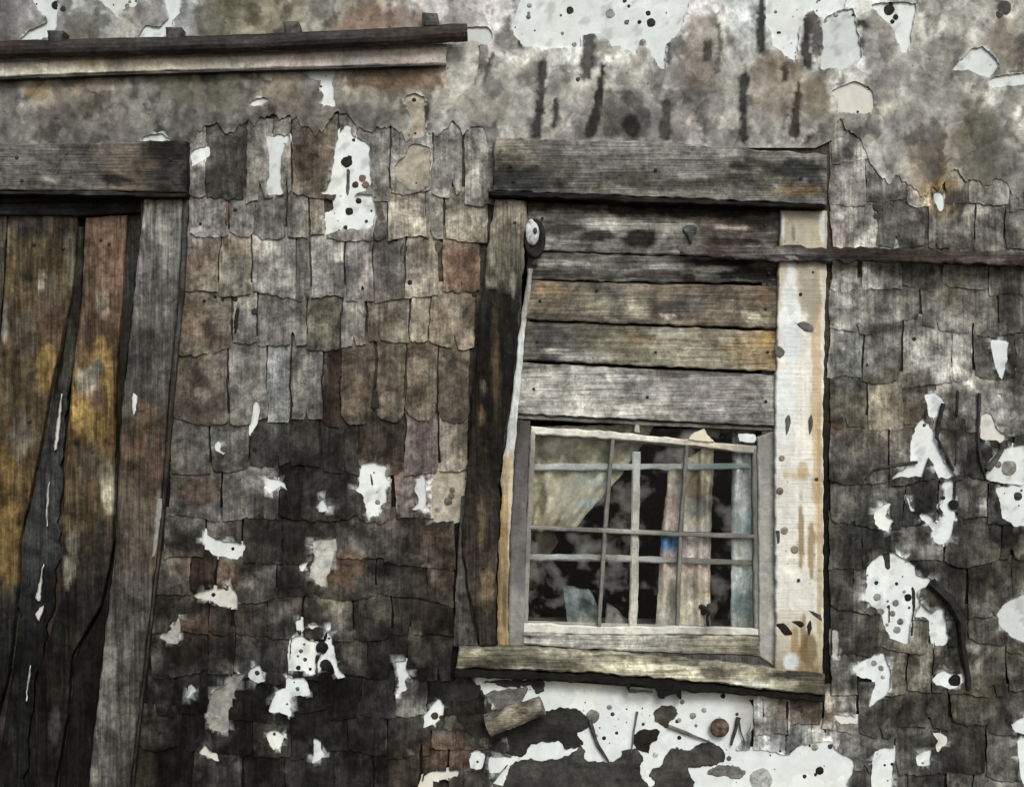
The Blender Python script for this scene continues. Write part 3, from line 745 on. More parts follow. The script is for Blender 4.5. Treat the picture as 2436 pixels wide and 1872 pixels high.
# the rest of the courses
def course(y0, y1, xa, xb, wmin=52, wmax=150):
    x = xa
    while x < xb - 30:
        wd = random.uniform(wmin, wmax)
        if xb - (x + wd) < 50: wd = xb - x
        g = random.choice((-1, 0, 1, 2, 3, 5, 8))
        lay_shingle(x + g / 2, min(x + wd, xb) - g / 2, y0 - TUCK, y1 + random.uniform(-9, 9), None, lean=random.uniform(-7, 5))
        x += wd
ROWS_L = [1124, 1236, 1332, 1422, 1516, 1612, 1702, 1792, 1894]
for y0, y1 in zip(ROWS_L, ROWS_L[1:]):
    ym = (y0 + y1) / 2
    xr = casing_left(ym) - 3 if y1 < 1620 else 1215 if y1 < 1760 else 1700
    course(y0, y1, jamb_right(ym) + 4, xr)
ROWS_R = [268, 372, 482, 592, 690, 786, 905, 1020, 1138, 1245, 1350, 1462, 1548, 1648, 1742, 1834, 1946]
for y0, y1 in zip(ROWS_R, ROWS_R[1:]):
    course(y0, y1, (1974 if y0 < 1640 else 1790 if y0 < 1700 else 1704), 2480)
# courses outside the picture, one joined mass
def far_shingles():
    verts, faces, cols = [], [], []
    def fill(rows, xa, xb):
        for y0, y1 in zip(rows, rows[1:]):
            x = xa
            while x < xb:
                wd = random.uniform(75, 135); one_shingle(x + 2, x + wd - 2, y0 - TUCK, y1, None, 0, 6, verts, faces, cols, cut=False); x += wd
    fill([268 + 104 * i for i in range(int((YG - 268) / 104) + 1)], 2482, 3600)
    fill([1900 + 90 * i for i in range(int((YG - 1900) / 90) + 1)], 318, 1700)
    fill([1950 + 80 * i for i in range(int((YG - 1950) / 80) + 1)], 1704, 2470)
    fill([300 + 110 * i for i in range(int((YG - 300) / 110) + 1)], -1600, -720)
    return link('shingle_courses', verts, faces, SHING, wall, cols)
tag(far_shingles(), kind='stuff')

# --- upper plaster coat
def coat():
    xs = [-1600, -1000, -500, -200] + [-60 + 7 * i for i in range(366)] + [2600, 2900, 3500, 4000]
    lowline = []
    x = -1700
    while x < 4100:
        lowline.append((x, coat_bottom(x))); x += 5 if 440 < x < 1180 or 1970 < x < 2520 else 40
    outer = [(-1700, -700)] + lowline + [(4100, coat_bottom(4100)), (4100, -700)]
    inn = []
    for x in xs:
        yb = coat_bottom(x); y = -60
        while y < yb - 6:
            inn.append((x + random.uniform(-2, 2), y + random.uniform(-2, 2))); y += 7 if -100 < x < 2500 else 60
    hs = [o for o, bb, c in HOLES if bb[2] < 430]
    verts, faces, cols = [], [], []
    skin(outer, inn, hs, (lambda x, y: PLASTER_D + .0018 * fbm(x / 90, y / 90, 2, 4) + .0007 * fbm(x / 20, y / 20, 4, 3)), (lambda x, y: .007), rimfield, verts, faces, cols)
    link('plaster_coat', verts, faces, PLAST, wall, cols)
coat()

# --- torn tarred felt hanging under the window, dark and ragged
FELT_SCRAPS = [
 ('1.5g', 0.0090, [(1091,1605),(1140,1630),(1156,1690),(1175,1735),(1215,1735),(1294,1694),(1343,1681),(1386,1692),(1406,1715),(1400,1732),(1374,1741),(1386,1770),(1350,1782),(1330,1762),(1265,1770),(1240,1800),(1200,1790),(1150,1775),(1110,1740),(1075,1690),(1058,1650)]),
 ('2.2g', 0.0080, [(1215,1818),(1262,1802),(1275,1810),(1330,1802),(1365,1787),(1386,1775),(1394,1806),(1420,1812),(1470,1808),(1478,1788),(1510,1782),(1530,1800),(1524,1835),(1532,1890),(1215,1890)]),
 ('2.3g', 0.0085, [(1546,1838),(1575,1815),(1592,1782),(1612,1777),(1640,1785),(1662,1768),(1700,1768),(1725,1790),(1722,1808),(1690,1822),(1640,1828),(1650,1860),(1640,1890),(1546,1890),(1556,1860)]),
 ('1.1b', 0.0090, [(1508,1750),(1520,1738),(1545,1734),(1570,1738),(1562,1760),(1545,1772),(1545,1790),(1520,1785),(1505,1765)]),
 ('2.4v', 0.0085, [(1556,1692),(1580,1678),(1605,1680),(1614,1695),(1606,1710),(1592,1718),(1590,1732),(1578,1728),(1560,1712)]),
 ('2.2g', 0.0090, [(1150,1620),(1285,1616),(1294,1640),(1278,1648),(1262,1630),(1200,1634)]),
 ('4.2m', 0.0080, [(1135,1662),(1180,1642),(1252,1634),(1242,1670),(1225,1682),(1170,1692)]),
 ('4.3g', 0.0070, [(1680,1838),(1700,1822),(1740,1818),(1768,1828),(1776,1840),(1760,1852),(1715,1846)]),
 ('3v', 0.0080, [(1060,1700),(1085,1680),(1090,1700),(1075,1735),(1052,1742)]),
]
for c, d, poly in FELT_SCRAPS:
    cc = code(c)
    plate('felt_scrap', poly, (lambda x, y, d=d: d + .002 * fbm(x / 50, y / 50, 3, 2)), .006, (lambda x, y, cc=cc: tuple(max(.003, q * (1 + .6 * fbm(x / 30, y / 30, 8, 3))) for q in cc)), TAR, wall, step=4, jit=4.0, bevpx=2)

# --- tar runs and damp drips
def run(pts, ws, c, name='tar_run', d0=.0):
    """vertical run: centre points and half widths"""
    L_, R_ = [], []
    for (x, y), h in zip(pts, ws): L_.append((x - h, y)); R_.append((x + h, y))
    poly = L_ + [(pts[-1][0], pts[-1][1] + ws[-1])] + R_[::-1] + [(pts[0][0], pts[0][1] - ws[0])]
    cc = code(c)
    plate(name, poly, (lambda x, y: surf(x, y) + .002), .0035, (lambda x, y: tuple(q * (1 + .35 * fbm(x / 14, y / 20, 8, 3)) for q in cc)), TAR, wall, step=7, jit=1.4, bevpx=2.2)
run([(828,405),(828,440),(827,462)], [4, 4, 3], '3.4k', d0=.001)
run([(2278,930),(2276,1010),(2273,1100),(2270,1185)], [3, 3, 3, 4], '1.4g', d0=.004)
run([(541,480),(539,540),(536,580)], [3, 3, 6], '3.6r')
run([(504,655),(501,690)], [5, 3], '1.8g'); run([(566,735),(560,775),(556,805)], [4, 5, 3], '1.2g')
run([(960,586),(959,606)], [9, 8], '3g'); run([(1044,580),(1042,598)], [9, 6], '3.2v')
run([(896,470),(907,520)], [7, 8], '3.2b'); run([(893,930),(892,985)], [6, 12], '1.8v'); run([(966,890),(962,945)], [4, 3], '2r')
run([(1962,1671),(1963,1740)], [2, 2], '1.2g', d0=.004)
run([(1873,1670),(1874,1748)], [3, 2], '1g', d0=.004); run([(1815,1660),(1817,1705)], [2, 2], '1g', d0=.004)
run([(2115,1440),(2115,1480)], [0.5, .6], '3g', d0=.002)
run([(2108,1316),(2112,1350)], [8, 6], '2.4g', d0=.005)
run([(2172,1400),(2174,1450),(2166,1530)], [4, 3, 4], '2g', d0=.005)
run([(883,1130),(885,1152)], [1.5, 2.5], '3.4g', d0=.005)

# dry stems clinging to the wall
def stem(pts, r, c):
    w_ = [P(x, y, surf(x, y) + .007 + r * S * .3) for x, y in pts]
    fine = []
    for a, b in zip(w_, w_[1:]):
        for k in range(4): fine.append(a.lerp(b, k / 4))
    fine.append(w_[-1])
    tube('dry_stem', fine, [r * S * (1.1 - .6 * i / len(fine)) for i in range(len(fine))], flat(c), TAR, wall, seg=6, wob=.6)
stem([(2215,1385),(2262,1429),(2287,1478),(2290,1535),(2300,1600),(2306,1640)], 11, '1.2g')
stem([(1404,1712),(1412,1745),(1424,1775),(1448,1812)], 5, '2.4g')
stem([(1590,1726),(1640,1746),(1690,1765)], 4, '4g')
stem([(1757,1706),(1748,1740),(1740,1772)], 5, '2.6g')
stem([(1516,1692),(1508,1740),(1502,1790)], 2.5, '4g')
stem([(1757,1706),(1762,1740),(1774,1768)], 2.2, '3.6g')
stem([(2182,1100),(2120,1108),(2078,1118),(2060,1140)], 4, '2.4g')
stem([(2245,960),(2234,1000),(2228,1040),(2250,1080),(2268,1120)], 5, '1.8g')
stem([(2330,935),(2326,1040),(2334,1100),(2346,1140)], 4, '2.2g')
stem([(2350,1118),(2390,1060)], 7, '3.2g')
stem([(2265,960),(2330,1290)], .8, '2g')

# --- tar spots (too small to pick apart singly)
SPOTS = [(1356,25,9,'2k'),(1257,41,6,'5g'),(1452,33,11,'6c'),(1486,2,5,'2k'),(1496,15,4,'2k'),(1542,32,6,'2k'),(1521,53,5,'2k'),(1549,55,11,'1.6k'),(1375,189,5,'3g'),
 (2115,24,13,'1.4k'),(2120,10,5,'1.4k'),(2131,41,7,'1.4k'),(2123,52,5,'1.4k'),(1851,78,3,'2k'),(2390,18,17,'3g'),(2378,34,9,'3.4g'),(133,13,11,'1.6k'),(150,22,7,'1.8k'),
 (825,386,13,'1.2k'),(831,376,6,'1.2k'),(845,440,8,'2.6r'),(862,424,9,'4r'),(870,440,9,'4.2r'),(878,455,8,'4.2r'),(831,503,9,'1.2k'),(853,478,7,'2g'),(822,541,5,'2g'),(884,502,3,'2k'),(985,238,5,'2g'),
 (724,1532,3,'4c'),(716,1548,5,'3.6c'),(709,1560,3,'4c'),(726,1568,5,'3.4c'),(710,1588,6,'1.2k'),(738,1591,4,'1.4k'),(708,1638,5,'4.6c'),(683,1674,3,'4.4c'),(700,1622,2,'4c'),(783,1518,3,'3g'),
 (765,1540,15,'.8k'),(762,1512,18,'.8k'),(775,1582,14,'1.2b'),
 (2160,1421,9,'.9k'),(2087,1420,9,'5g'),(2131,1434,8,'6c'),(2123,1459,7,'5g'),(2142,1478,8,'4.4g'),(2134,1498,9,'6c'),(2110,1486,4,'6c'),(2163,1445,3,'1k'),(2151,1407,4,'5g'),(2094,1455,9,'5.4g'),
 (2085,1386,5,'1.6k'),(2133,1388,4,'2k'),(2079,1577,7,'6c'),(2096,1589,7,'6c'),(2100,1610,5,'7c'),(2272,1618,15,'.7k'),(1939,1777,8,'6g'),(1975,1775,6,'2.4k'),(1950,1832,10,'.9k'),(1914,1846,5,'1.6k'),(1856,1786,3,'2k'),
 (2269,1200,12,'.9k'),(2244,1184,5,'1.6k'),(2195,1814,3,'5c'),(2422,1180,10,'2.4g'),(2400,1113,18,'5.4g'),(2375,1105,8,'5g'),
 (1720,1655,6,'1.2k'),(1675,1689,6,'5.6c'),(1648,1702,8,'5.6g'),(1611,1715,5,'1.4k'),(1623,1669,6,'4.6c'),(1616,1754,5,'1.8k'),(1530,1722,4,'2.4k'),(1467,1743,4,'2k'),(1437,1755,5,'1.4k'),(1457,1698,5,'2.4k'),(1491,1686,2,'2g'),(1656,1725,4,'6c'),(1528,1684,2,'3g'),
 (1392,1670,2,'4g'),(1427,1730,2,'5g'),(1810,1855,28,'6.6c'),(1559,1795,7,'7c'),(1410,1703,16,'5g'),(1136,1811,3,'2k'),
 (554,1305,4,'.8k'),(508,1414,5,'2v'),(612,1600,6,'3g'),(605,1070,6,'1k'),(533,1100,9,'2k'),(657,1275,18,'.8k'),
 (1034,1702,9,'2.4r'),(1050,1706,6,'2.4r'),(1027,1730,7,'2.6b'),(1015,450,6,'3g'),(1066,1192,10,'4.2b'),(1074,1180,8,'4.2b'),(1076,1165,7,'4.4b'),
 (477,533,4,'1.4k'),(560,500,5,'2g'),(2090,490,14,'3g'),(2086,515,8,'3.2g'),(2063,868,3,'2g'),(2175,806,5,'2k'),(1995,1010,14,'3r'),(560,712,6,'1.6k'),(605,742,8,'1.8k'),(512,706,4,'1.2k'),(486,716,4,'1.2k'),(530,712,4,'1.2k'),
 (930,562,6,'1.4k'),(942,570,6,'1.4k'),(955,562,5,'1.4k'),(1005,556,9,'2k'),(1106,556,6,'1.6k'),(975,672,6,'1.4v'),(990,676,8,'1.8v'),(1128,702,6,'1.8b')]
for _ in range(900):
    x, y = random.uniform(0, 2436), random.uniform(0, 1872)
    if in_hole(x, y) and len(SPOTS) < 330: SPOTS.append((x, y, random.choice((1.5, 1.5, 2, 2, 3, 4, 6)), random.choice(('1.4k', '2.4k', '4c', '5.4c', '6c'))))
def spots():
    verts, cols, faces = [], [], []
    for (x, y, r, c) in SPOTS:
        cc = code(c); k0 = len(verts); n = 14; sd = random.uniform(0, 50)
        inside = None
        d = surf(x, y) + .0006
        for ring, (q, hh) in enumerate(((1.0, -.0035), (1.0, .0002), (.72, .0014), (.3, .0020))):
            for i in range(n):
                th = 2 * math.pi * i / n; rr = r * q * (1 + .22 * fbm(math.cos(th) * 1.2 + sd, math.sin(th) * 1.2, sd, 2))
                verts.append(P(x + rr * math.cos(th), y + rr * math.sin(th), d + hh)); cols.append(cc)
        for ring in range(3):
            for i in range(n):
                j = (i + 1) % n; faces.append((k0 + ring * n + i, k0 + ring * n + j, k0 + (ring + 1) * n + j, k0 + (ring + 1) * n + i))
        faces.append(tuple(k0 + 3 * n + i for i in range(n)))
    return tag(link('tar_spots', verts, faces, TAR, wall, cols), kind='stuff')
spots()

# ------------------------------------------------------------------ fascia and pole at the top left
fascia_col = lay([(0, '8.2g'), (230, '8.2t'), (280, '6g'), (360, '7.8t'), (560, '7.4g'), (700, '7p'), (860, '6.6g'), (960, '6.4p'), (1080, '7g')], 'x', amp=.2, fx=60, fy=40)
slab('fascia_board', [(-900, 160), (0, 143), (620, 122), (1064, 104)], [(-900, 200), (0, 183), (300, 172), (620, 164), (1060, 152)], .036, .034, fascia_col, PLAST, house, nt_=60, ns=3, rag=4, relief=.001, endrag=8)
slab('fascia_lip', [(-900, 201), (0, 184), (300, 173), (620, 165), (1045, 153)], [(-900, 207), (0, 190), (300, 178), (620, 169), (1045, 156)], .040, .03, lay([(0, '2.6g'), (1060, '3g')], 'x'), WOODH, house, nt_=50, ns=2, rag=2, relief=.001)
pole = empty('rail_pole', P(500, 106, .05)); tag(pole, 'dark rusted round rail with small brackets along the top left', 'rail')
pole_pts = [(-900, 140), (-300, 128), (0, 120), (200, 114), (400, 110), (620, 103), (800, 94), (950, 88), (1060, 80), (1112, 78)]
cp = []
for a, b in zip(pole_pts, pole_pts[1:]):
    for k in range(8): cp.append(P(a[0] + (b[0] - a[0]) * k / 8, a[1] + (b[1] - a[1]) * k / 8, .062))
cp.append(P(1112, 78, .062))
def pole_col(v):
    k = fbm(v.x * 4, v.z * 30, v.y * 30, 4); c = mixc(code('.9p'), code('1.8m'), smooth(-.3, .4, k))
    r = fbm(v.x * 2.3 + 7, v.y * 12, 3, 3)
    return mixc(c, code('1.9r') if r > 0 else code('2.6p'), smooth(.12, .45, abs(r)) * .8)
def off(o, parent):
    """parent keeping place"""
    o.parent = parent; o.matrix_parent_inverse = parent.matrix_basis.inverted(); return o
off(tube('pole', cp, [21 * S * (1 + .06 * fbm(i * .2, 1, 1, 2)) for i in range(len(cp))], pole_col, IRON, None, seg=14, wob=.12), pole)
off(slab('red_paint_strip', [(-300, 137), (0, 133), (400, 124), (620, 118), (860, 106), (1060, 95)], [(-300, 145), (0, 141), (400, 131), (620, 125), (860, 112), (1060, 99)], .066, .012, lay([(0, '1.6r'), (200, '2.6r'), (420, '2r'), (720, '2.8r'), (900, '1.8r'), (1020, '3r')], 'x', amp=.6, fx=40, fy=20), IRON, None, nt_=50, ns=2, rag=3), pole)
for bx, by in ((132, 92), (413, 84), (694, 70), (1024, 50)):
    off(slab('bracket', [(bx - 19, by - 19), (bx - 17, by + 16)], [(bx + 17, by - 18), (bx + 19, by + 16)], .078, .06, lay([(by - 20, '3.2g'), (by + 16, '2.3g')], 'y', amp=.5, fx=12, fy=12), IRON, None, nt_=4, ns=4, rag=4, endrag=3, bev=.006, edge=6), pole)

# ------------------------------------------------------------------ the door
def door_back():
    verts = [P(-640, 430, -.06), P(400, 430, -.06), P(400, YG, -.06), P(-640, YG, -.06)]
    verts += [v + Vector((0, .03, 0)) for v in verts]
    f = [(0, 1, 2, 3), (7, 6, 5, 4), (0, 4, 5, 1), (1, 5, 6, 2), (2, 6, 7, 3), (3, 7, 4, 0)]
    return link('door', verts, f, FELT, house, [code('.4g')] * 8)
door = door_back(); tag(door, 'dark plank door with leaning grey post, its boards stained brown and ochre')
slab('header', [(-640, 365), (0, 343), (250, 340), (444, 335)], [(-640, 470), (0, 452), (250, 455), (444, 458)], .052, .05,
     lay([(0, '3.6g'), (200, '3.5g'), (300, '3.7b'), (360, '2.2g'), (445, '2g')], 'x', [(270, 428, 34, 18, '.9g', 1), (380, 370, 30, 60, '1.4g', .9), (385, 425, 22, 40, '1.1g', .9), (300, 390, 60, 30, '4.2b', .5), (120, 425, 40, 6, '6g', .8), (60, 395, 50, 24, '4.4g', .6), (440, 430, 20, 26, '1g', .9)], amp=.4, fx=90, fy=20), WOODH, door, nt_=40, ns=10, rag=4)
slab('header_lip', [(-640, 474), (0, 455), (220, 455), (444, 460)], [(-640, 482), (0, 462), (220, 464), (440, 472)], .058, .05, lay([(0, '1.4g'), (220, '2.4g'), (300, '.9g'), (445, '.9g')], 'x'), WOODH, door, nt_=24, ns=2, rag=4)
slab('head_rail', [(-640, 482), (0, 463), (200, 462), (340, 460)], [(-640, 530), (0, 512), (200, 512), (336, 506)], -.01, .03,
     lay([(0, '1.7k'), (150, '1.4k'), (200, '.9k'), (340, '1.1k')], 'x', [(250, 480, 40, 12, '.6k', .8)], amp=.5, fx=40, fy=20), WOODH, door, nt_=24, ns=4, rag=4)
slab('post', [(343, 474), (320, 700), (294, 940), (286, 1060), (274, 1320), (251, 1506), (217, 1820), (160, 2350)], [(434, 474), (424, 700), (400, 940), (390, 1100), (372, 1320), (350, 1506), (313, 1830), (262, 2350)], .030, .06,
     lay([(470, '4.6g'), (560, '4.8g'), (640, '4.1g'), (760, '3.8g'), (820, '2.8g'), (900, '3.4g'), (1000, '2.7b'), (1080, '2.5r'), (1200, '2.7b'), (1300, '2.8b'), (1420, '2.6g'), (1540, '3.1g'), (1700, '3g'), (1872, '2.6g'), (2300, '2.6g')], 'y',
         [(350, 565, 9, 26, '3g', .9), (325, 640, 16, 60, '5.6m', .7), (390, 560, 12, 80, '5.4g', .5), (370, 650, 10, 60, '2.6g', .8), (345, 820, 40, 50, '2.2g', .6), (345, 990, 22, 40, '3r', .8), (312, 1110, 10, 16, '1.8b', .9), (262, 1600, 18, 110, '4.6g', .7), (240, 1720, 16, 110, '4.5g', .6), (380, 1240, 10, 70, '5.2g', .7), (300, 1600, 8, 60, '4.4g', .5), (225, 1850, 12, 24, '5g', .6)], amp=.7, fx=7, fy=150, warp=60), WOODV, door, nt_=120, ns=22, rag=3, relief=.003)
slab('post_edge', [(436, 474), (426, 700), (402, 940), (392, 1100), (374, 1320), (352, 1506), (315, 1830), (264, 2350)], [(447, 474), (438, 700), (414, 940), (402, 1100), (382, 1320), (360, 1506), (322, 1830), (272, 2350)], .024, .05,
     lay([(470, '3.2g'), (760, '2.6g'), (1000, '2b'), (1872, '1.4g')], 'y', amp=.4, fx=8, fy=80), WOODV, door, nt_=50, ns=2, rag=3)
plate('paint_flake', [(316, 934), (326, 943), (323, 974), (317, 989), (314, 963)], .036, .006, flat('8.8c'), LIME, door, step=6)
plate('paint_flake', [(374, 1186), (386, 1186), (382, 1230), (372, 1310), (362, 1325), (370, 1240)], .034, .005, flat('5.4g'), PAINT, door, step=8)
P1b = [(120, 900, 30, 60, '3.6o', .7), (110, 860, 22, 70, '3.6o', .7), (30, 1320, 40, 70, '3.8o', .8), (16, 1240, 26, 90, '3.6o', .8), (18, 1100, 20, 60, '3.4o', .6), (10, 560, 14, 50, '5v', .7), (170, 610, 16, 70, '4.6v', .7), (120, 700, 30, 40, '4.2b', .6),
       (65, 662, 13, 16, '1.6g', 1), (98, 670, 10, 22, '5.6t', .9), (130, 760, 40, 60, '3.4r', .7), (60, 800, 30, 60, '3.6b', .6), (50, 1040, 30, 50, '4v', .7), (10, 770, 8, 60, '5g', .8), (80, 540, 50, 30, '2.2g', .6), (50, 1560, 14, 90, '3.4g', .6)]
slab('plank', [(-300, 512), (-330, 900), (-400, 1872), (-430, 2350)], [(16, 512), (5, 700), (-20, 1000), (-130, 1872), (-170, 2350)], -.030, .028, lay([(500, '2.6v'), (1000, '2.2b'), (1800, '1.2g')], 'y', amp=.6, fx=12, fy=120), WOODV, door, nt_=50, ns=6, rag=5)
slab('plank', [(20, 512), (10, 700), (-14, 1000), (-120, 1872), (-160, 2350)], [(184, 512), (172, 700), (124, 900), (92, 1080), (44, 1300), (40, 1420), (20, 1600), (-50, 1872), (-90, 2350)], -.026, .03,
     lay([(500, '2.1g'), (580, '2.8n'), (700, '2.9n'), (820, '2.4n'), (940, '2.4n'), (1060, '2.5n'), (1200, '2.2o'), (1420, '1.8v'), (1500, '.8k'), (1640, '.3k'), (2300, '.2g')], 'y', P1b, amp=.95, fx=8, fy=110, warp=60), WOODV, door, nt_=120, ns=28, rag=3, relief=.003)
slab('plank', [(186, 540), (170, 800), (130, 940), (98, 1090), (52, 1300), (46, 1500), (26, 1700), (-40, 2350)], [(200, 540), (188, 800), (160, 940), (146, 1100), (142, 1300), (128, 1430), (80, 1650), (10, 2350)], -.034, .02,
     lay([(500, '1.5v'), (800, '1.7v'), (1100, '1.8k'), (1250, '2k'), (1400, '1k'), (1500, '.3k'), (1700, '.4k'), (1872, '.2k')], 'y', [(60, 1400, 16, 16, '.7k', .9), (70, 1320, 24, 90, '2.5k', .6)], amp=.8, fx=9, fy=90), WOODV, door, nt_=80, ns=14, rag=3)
P2b = [(238, 790, 40, 52, '2.2r', 1), (240, 850, 18, 46, '4.4o', .8), (245, 720, 22, 30, '5t', .7), (186, 975, 15, 62, '5.4o', .85), (212, 990, 14, 66, '4.6o', .7), (240, 1010, 10, 50, '4o', .5), (210, 905, 30, 36, '6t', .8), (232, 885, 16, 24, '4g', .9), (235, 950, 22, 30, '2.6r', .9), (262, 900, 10, 70, '4.4o', .7),
       (181, 1054, 7, 7, '.8k', 1), (252, 1130, 20, 34, '5.4v', .85), (262, 1195, 20, 26, '6.8v', .9), (245, 1260, 16, 36, '1.6k', .9), (220, 1100, 40, 40, '2.4v', .7), (175, 1310, 14, 60, '4.4v', .8), (160, 1360, 10, 40, '5v', .7), (250, 560, 40, 40, '3.4r', .8), (280, 640, 20, 60, '3.8r', .8), (215, 620, 16, 60, '2.2r', .7),
       (130, 1720, 14, 50, '2.8g', .6)]
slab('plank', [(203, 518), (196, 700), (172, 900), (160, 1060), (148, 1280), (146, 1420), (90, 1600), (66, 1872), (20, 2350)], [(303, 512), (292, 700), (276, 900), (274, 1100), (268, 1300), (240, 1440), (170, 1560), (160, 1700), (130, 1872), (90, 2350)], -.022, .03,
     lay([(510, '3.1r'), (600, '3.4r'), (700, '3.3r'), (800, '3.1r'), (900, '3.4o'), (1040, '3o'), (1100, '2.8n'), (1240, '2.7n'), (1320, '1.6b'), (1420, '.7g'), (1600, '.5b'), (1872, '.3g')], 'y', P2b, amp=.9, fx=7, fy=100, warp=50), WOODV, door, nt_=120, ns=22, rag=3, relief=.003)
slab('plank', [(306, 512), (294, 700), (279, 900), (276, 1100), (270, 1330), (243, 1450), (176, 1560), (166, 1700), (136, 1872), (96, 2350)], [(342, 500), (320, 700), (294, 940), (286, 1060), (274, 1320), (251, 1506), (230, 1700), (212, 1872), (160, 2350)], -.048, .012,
     lay([(500, '2.4v'), (640, '2k'), (900, '1.6v'), (1300, '.8g'), (1872, '.3g')], 'y', amp=.5, fx=10, fy=90), WOODV, door, nt_=50, ns=4, rag=3)
for poly in ([(148, 935), (144, 1010), (136, 1068), (128, 1072), (132, 1030), (142, 960)], [(118, 1145), (116, 1200), (112, 1252), (110, 1220), (112, 1170)], [(104, 1340), (100, 1380), (96, 1430), (84, 1424), (92, 1390)], [(104, 1440), (94, 1446), (84, 1462), (92, 1478), (104, 1452)], [(74, 1580), (70, 1620), (62, 1668), (66, 1610)]):
    plate('paint_flake', poly, -.018, .02, flat('7.6g'), LIME, door, step=6)

# ------------------------------------------------------------------ the window
def frame_box():
    verts, faces, cols = [], [], []
    cc = code('3m')
    o = [(1205, 486), (1846, 486), (1846, 1584), (1190, 1584)]; i_ = [(1244, 520), (1812, 520), (1812, 1546), (1226, 1546)]
    for d in (.004, -.16):
        for x, y in o: verts.append(P(x, y, 0) + Vector((0, -d, 0))); cols.append(cc)
        for x, y in i_: verts.append(P(x, y, 0) + Vector((0, -d, 0))); cols.append(cc)
    for k in range(4):
        n = (k + 1) % 4
        faces += [(k, n, 4 + n, 4 + k), (8 + k, 12 + k, 12 + n, 8 + n), (k, 8 + k, 8 + n, n), (4 + k, 4 + n, 12 + n, 12 + k)]
    return link('window', verts, faces, WOODV, house, cols)
win = frame_box(); tag(win, 'six paned window under nailed boards with a mossy sill')
slab('lintel', [(1176, 328), (1560, 338), (1968, 368)], [(1172, 455), (1560, 470), (1966, 488)], .064, .062,
     lay([(1180, '4.8t'), (1300, '4.6g'), (1450, '5g'), (1600, '4.8g'), (1750, '5g'), (1960, '4.4g')], 'x',
         [(1240, 425, 110, 34, '1.9k', .95), (1330, 395, 50, 30, '3.2v', .7), (1500, 420, 60, 22, '2.8v', .8), (1600, 440, 130, 14, '2.4v', .8), (1780, 392, 60, 14, '1.8v', .8), (1890, 400, 80, 22, '1.8k', .95), (1800, 430, 110, 20, '2.4v', .8), (1940, 440, 22, 34, '1.8k', .9), (1900, 455, 70, 14, '4.4o', .45), (1480, 355, 120, 12, '5.6g', .6), (1700, 365, 80, 10, '5.6g', .7), (1420, 450, 40, 14, '4.4v', .5)], amp=.42, fx=110, fy=16, warp=30), WOODH, win, nt_=80, ns=16, rag=5, relief=.003, bev=.005)
slab('lintel_shadow_strip', [(1160, 454), (1560, 471), (1962, 489)], [(1162, 466), (1560, 482), (1964, 497)], .072, .066, lay([(1180, '.7g'), (1560, '1.2g'), (1960, '.5g')], 'x'), WOODH, win, nt_=40, ns=2, rag=5)  # near-black strip standing in for the shadow gap under the lintel
slab('casing', [(1176, 474), (1156, 620), (1140, 760), (1126, 920), (1114, 1090), (1096, 1290), (1115, 1400), (1142, 1536)], [(1254, 478), (1246, 620), (1233, 760), (1218, 920), (1192, 1090), (1185, 1290), (1182, 1400), (1181, 1536)], .034, .034,
     lay([(470, '5.2t'), (540, '5t'), (600, '4v'), (640, '3v'), (690, '1.2v'), (800, '.5g'), (1000, '.6b'), (1100, '.9b'), (1260, '1.6b'), (1400, '2.2b'), (1536, '1.6b')], 'y',
         [(1168, 670, 14, 14, '5.6v', .9), (1150, 920, 7, 16, '4.4v', .8), (1146, 990, 10, 20, '3.4n', .7), (1205, 560, 20, 40, '3.2v', .7), (1190, 620, 12, 60, '4v', .7), (1220, 680, 8, 30, '4.8t', .7), (1176, 800, 8, 70, '2.8n', .6), (1180, 900, 10, 90, '2.6n', .6), (1145, 1250, 8, 70, '3.4n', .7), (1160, 1400, 16, 70, '3.8n', .6), (1180, 1080, 14, 60, '.4g', .7)], amp=.6, fx=8, fy=90), WOODV, win, nt_=90, ns=12, rag=6, relief=.004)
slab('casing_strip', [(1098, 1180), (1090, 1290), (1084, 1420), (1080, 1536)], [(1110, 1180), (1098, 1290), (1112, 1420), (1136, 1536)], .022, .02, lay([(1180, '3g'), (1300, '4g'), (1420, '3g'), (1536, '3.6g')], 'y', [(1112, 1496, 6, 6, '.8k', 1), (1100, 1420, 16, 10, '1.2g', .9), (1105, 1455, 14, 8, '1.2g', .9)], amp=.4), WOODV, win, nt_=30, ns=4, rag=2)
slab('stop_bead', [(1256, 640), (1236, 780), (1222, 920), (1196, 1090), (1188, 1290), (1184, 1400), (1184, 1536)], [(1268, 640), (1250, 780), (1238, 920), (1222, 1090), (1212, 1290), (1208, 1400), (1210, 1536)], .022, .022,
     lay([(640, '5.4m'), (760, '6.4m'), (800, '8.4c'), (1060, '8.2c'), (1100, '6n'), (1200, '6n'), (1300, '5n'), (1400, '4.4n'), (1536, '5.6n')], 'y', [(1216, 1240, 8, 160, '8t', .7), (1200, 1130, 10, 40, '6t', .6), (1200, 1440, 6, 60, '3.2r', .7)], amp=.4, fx=6, fy=60, warp=16), PAINT, win, nt_=80, ns=6, rag=2.5, relief=.002)
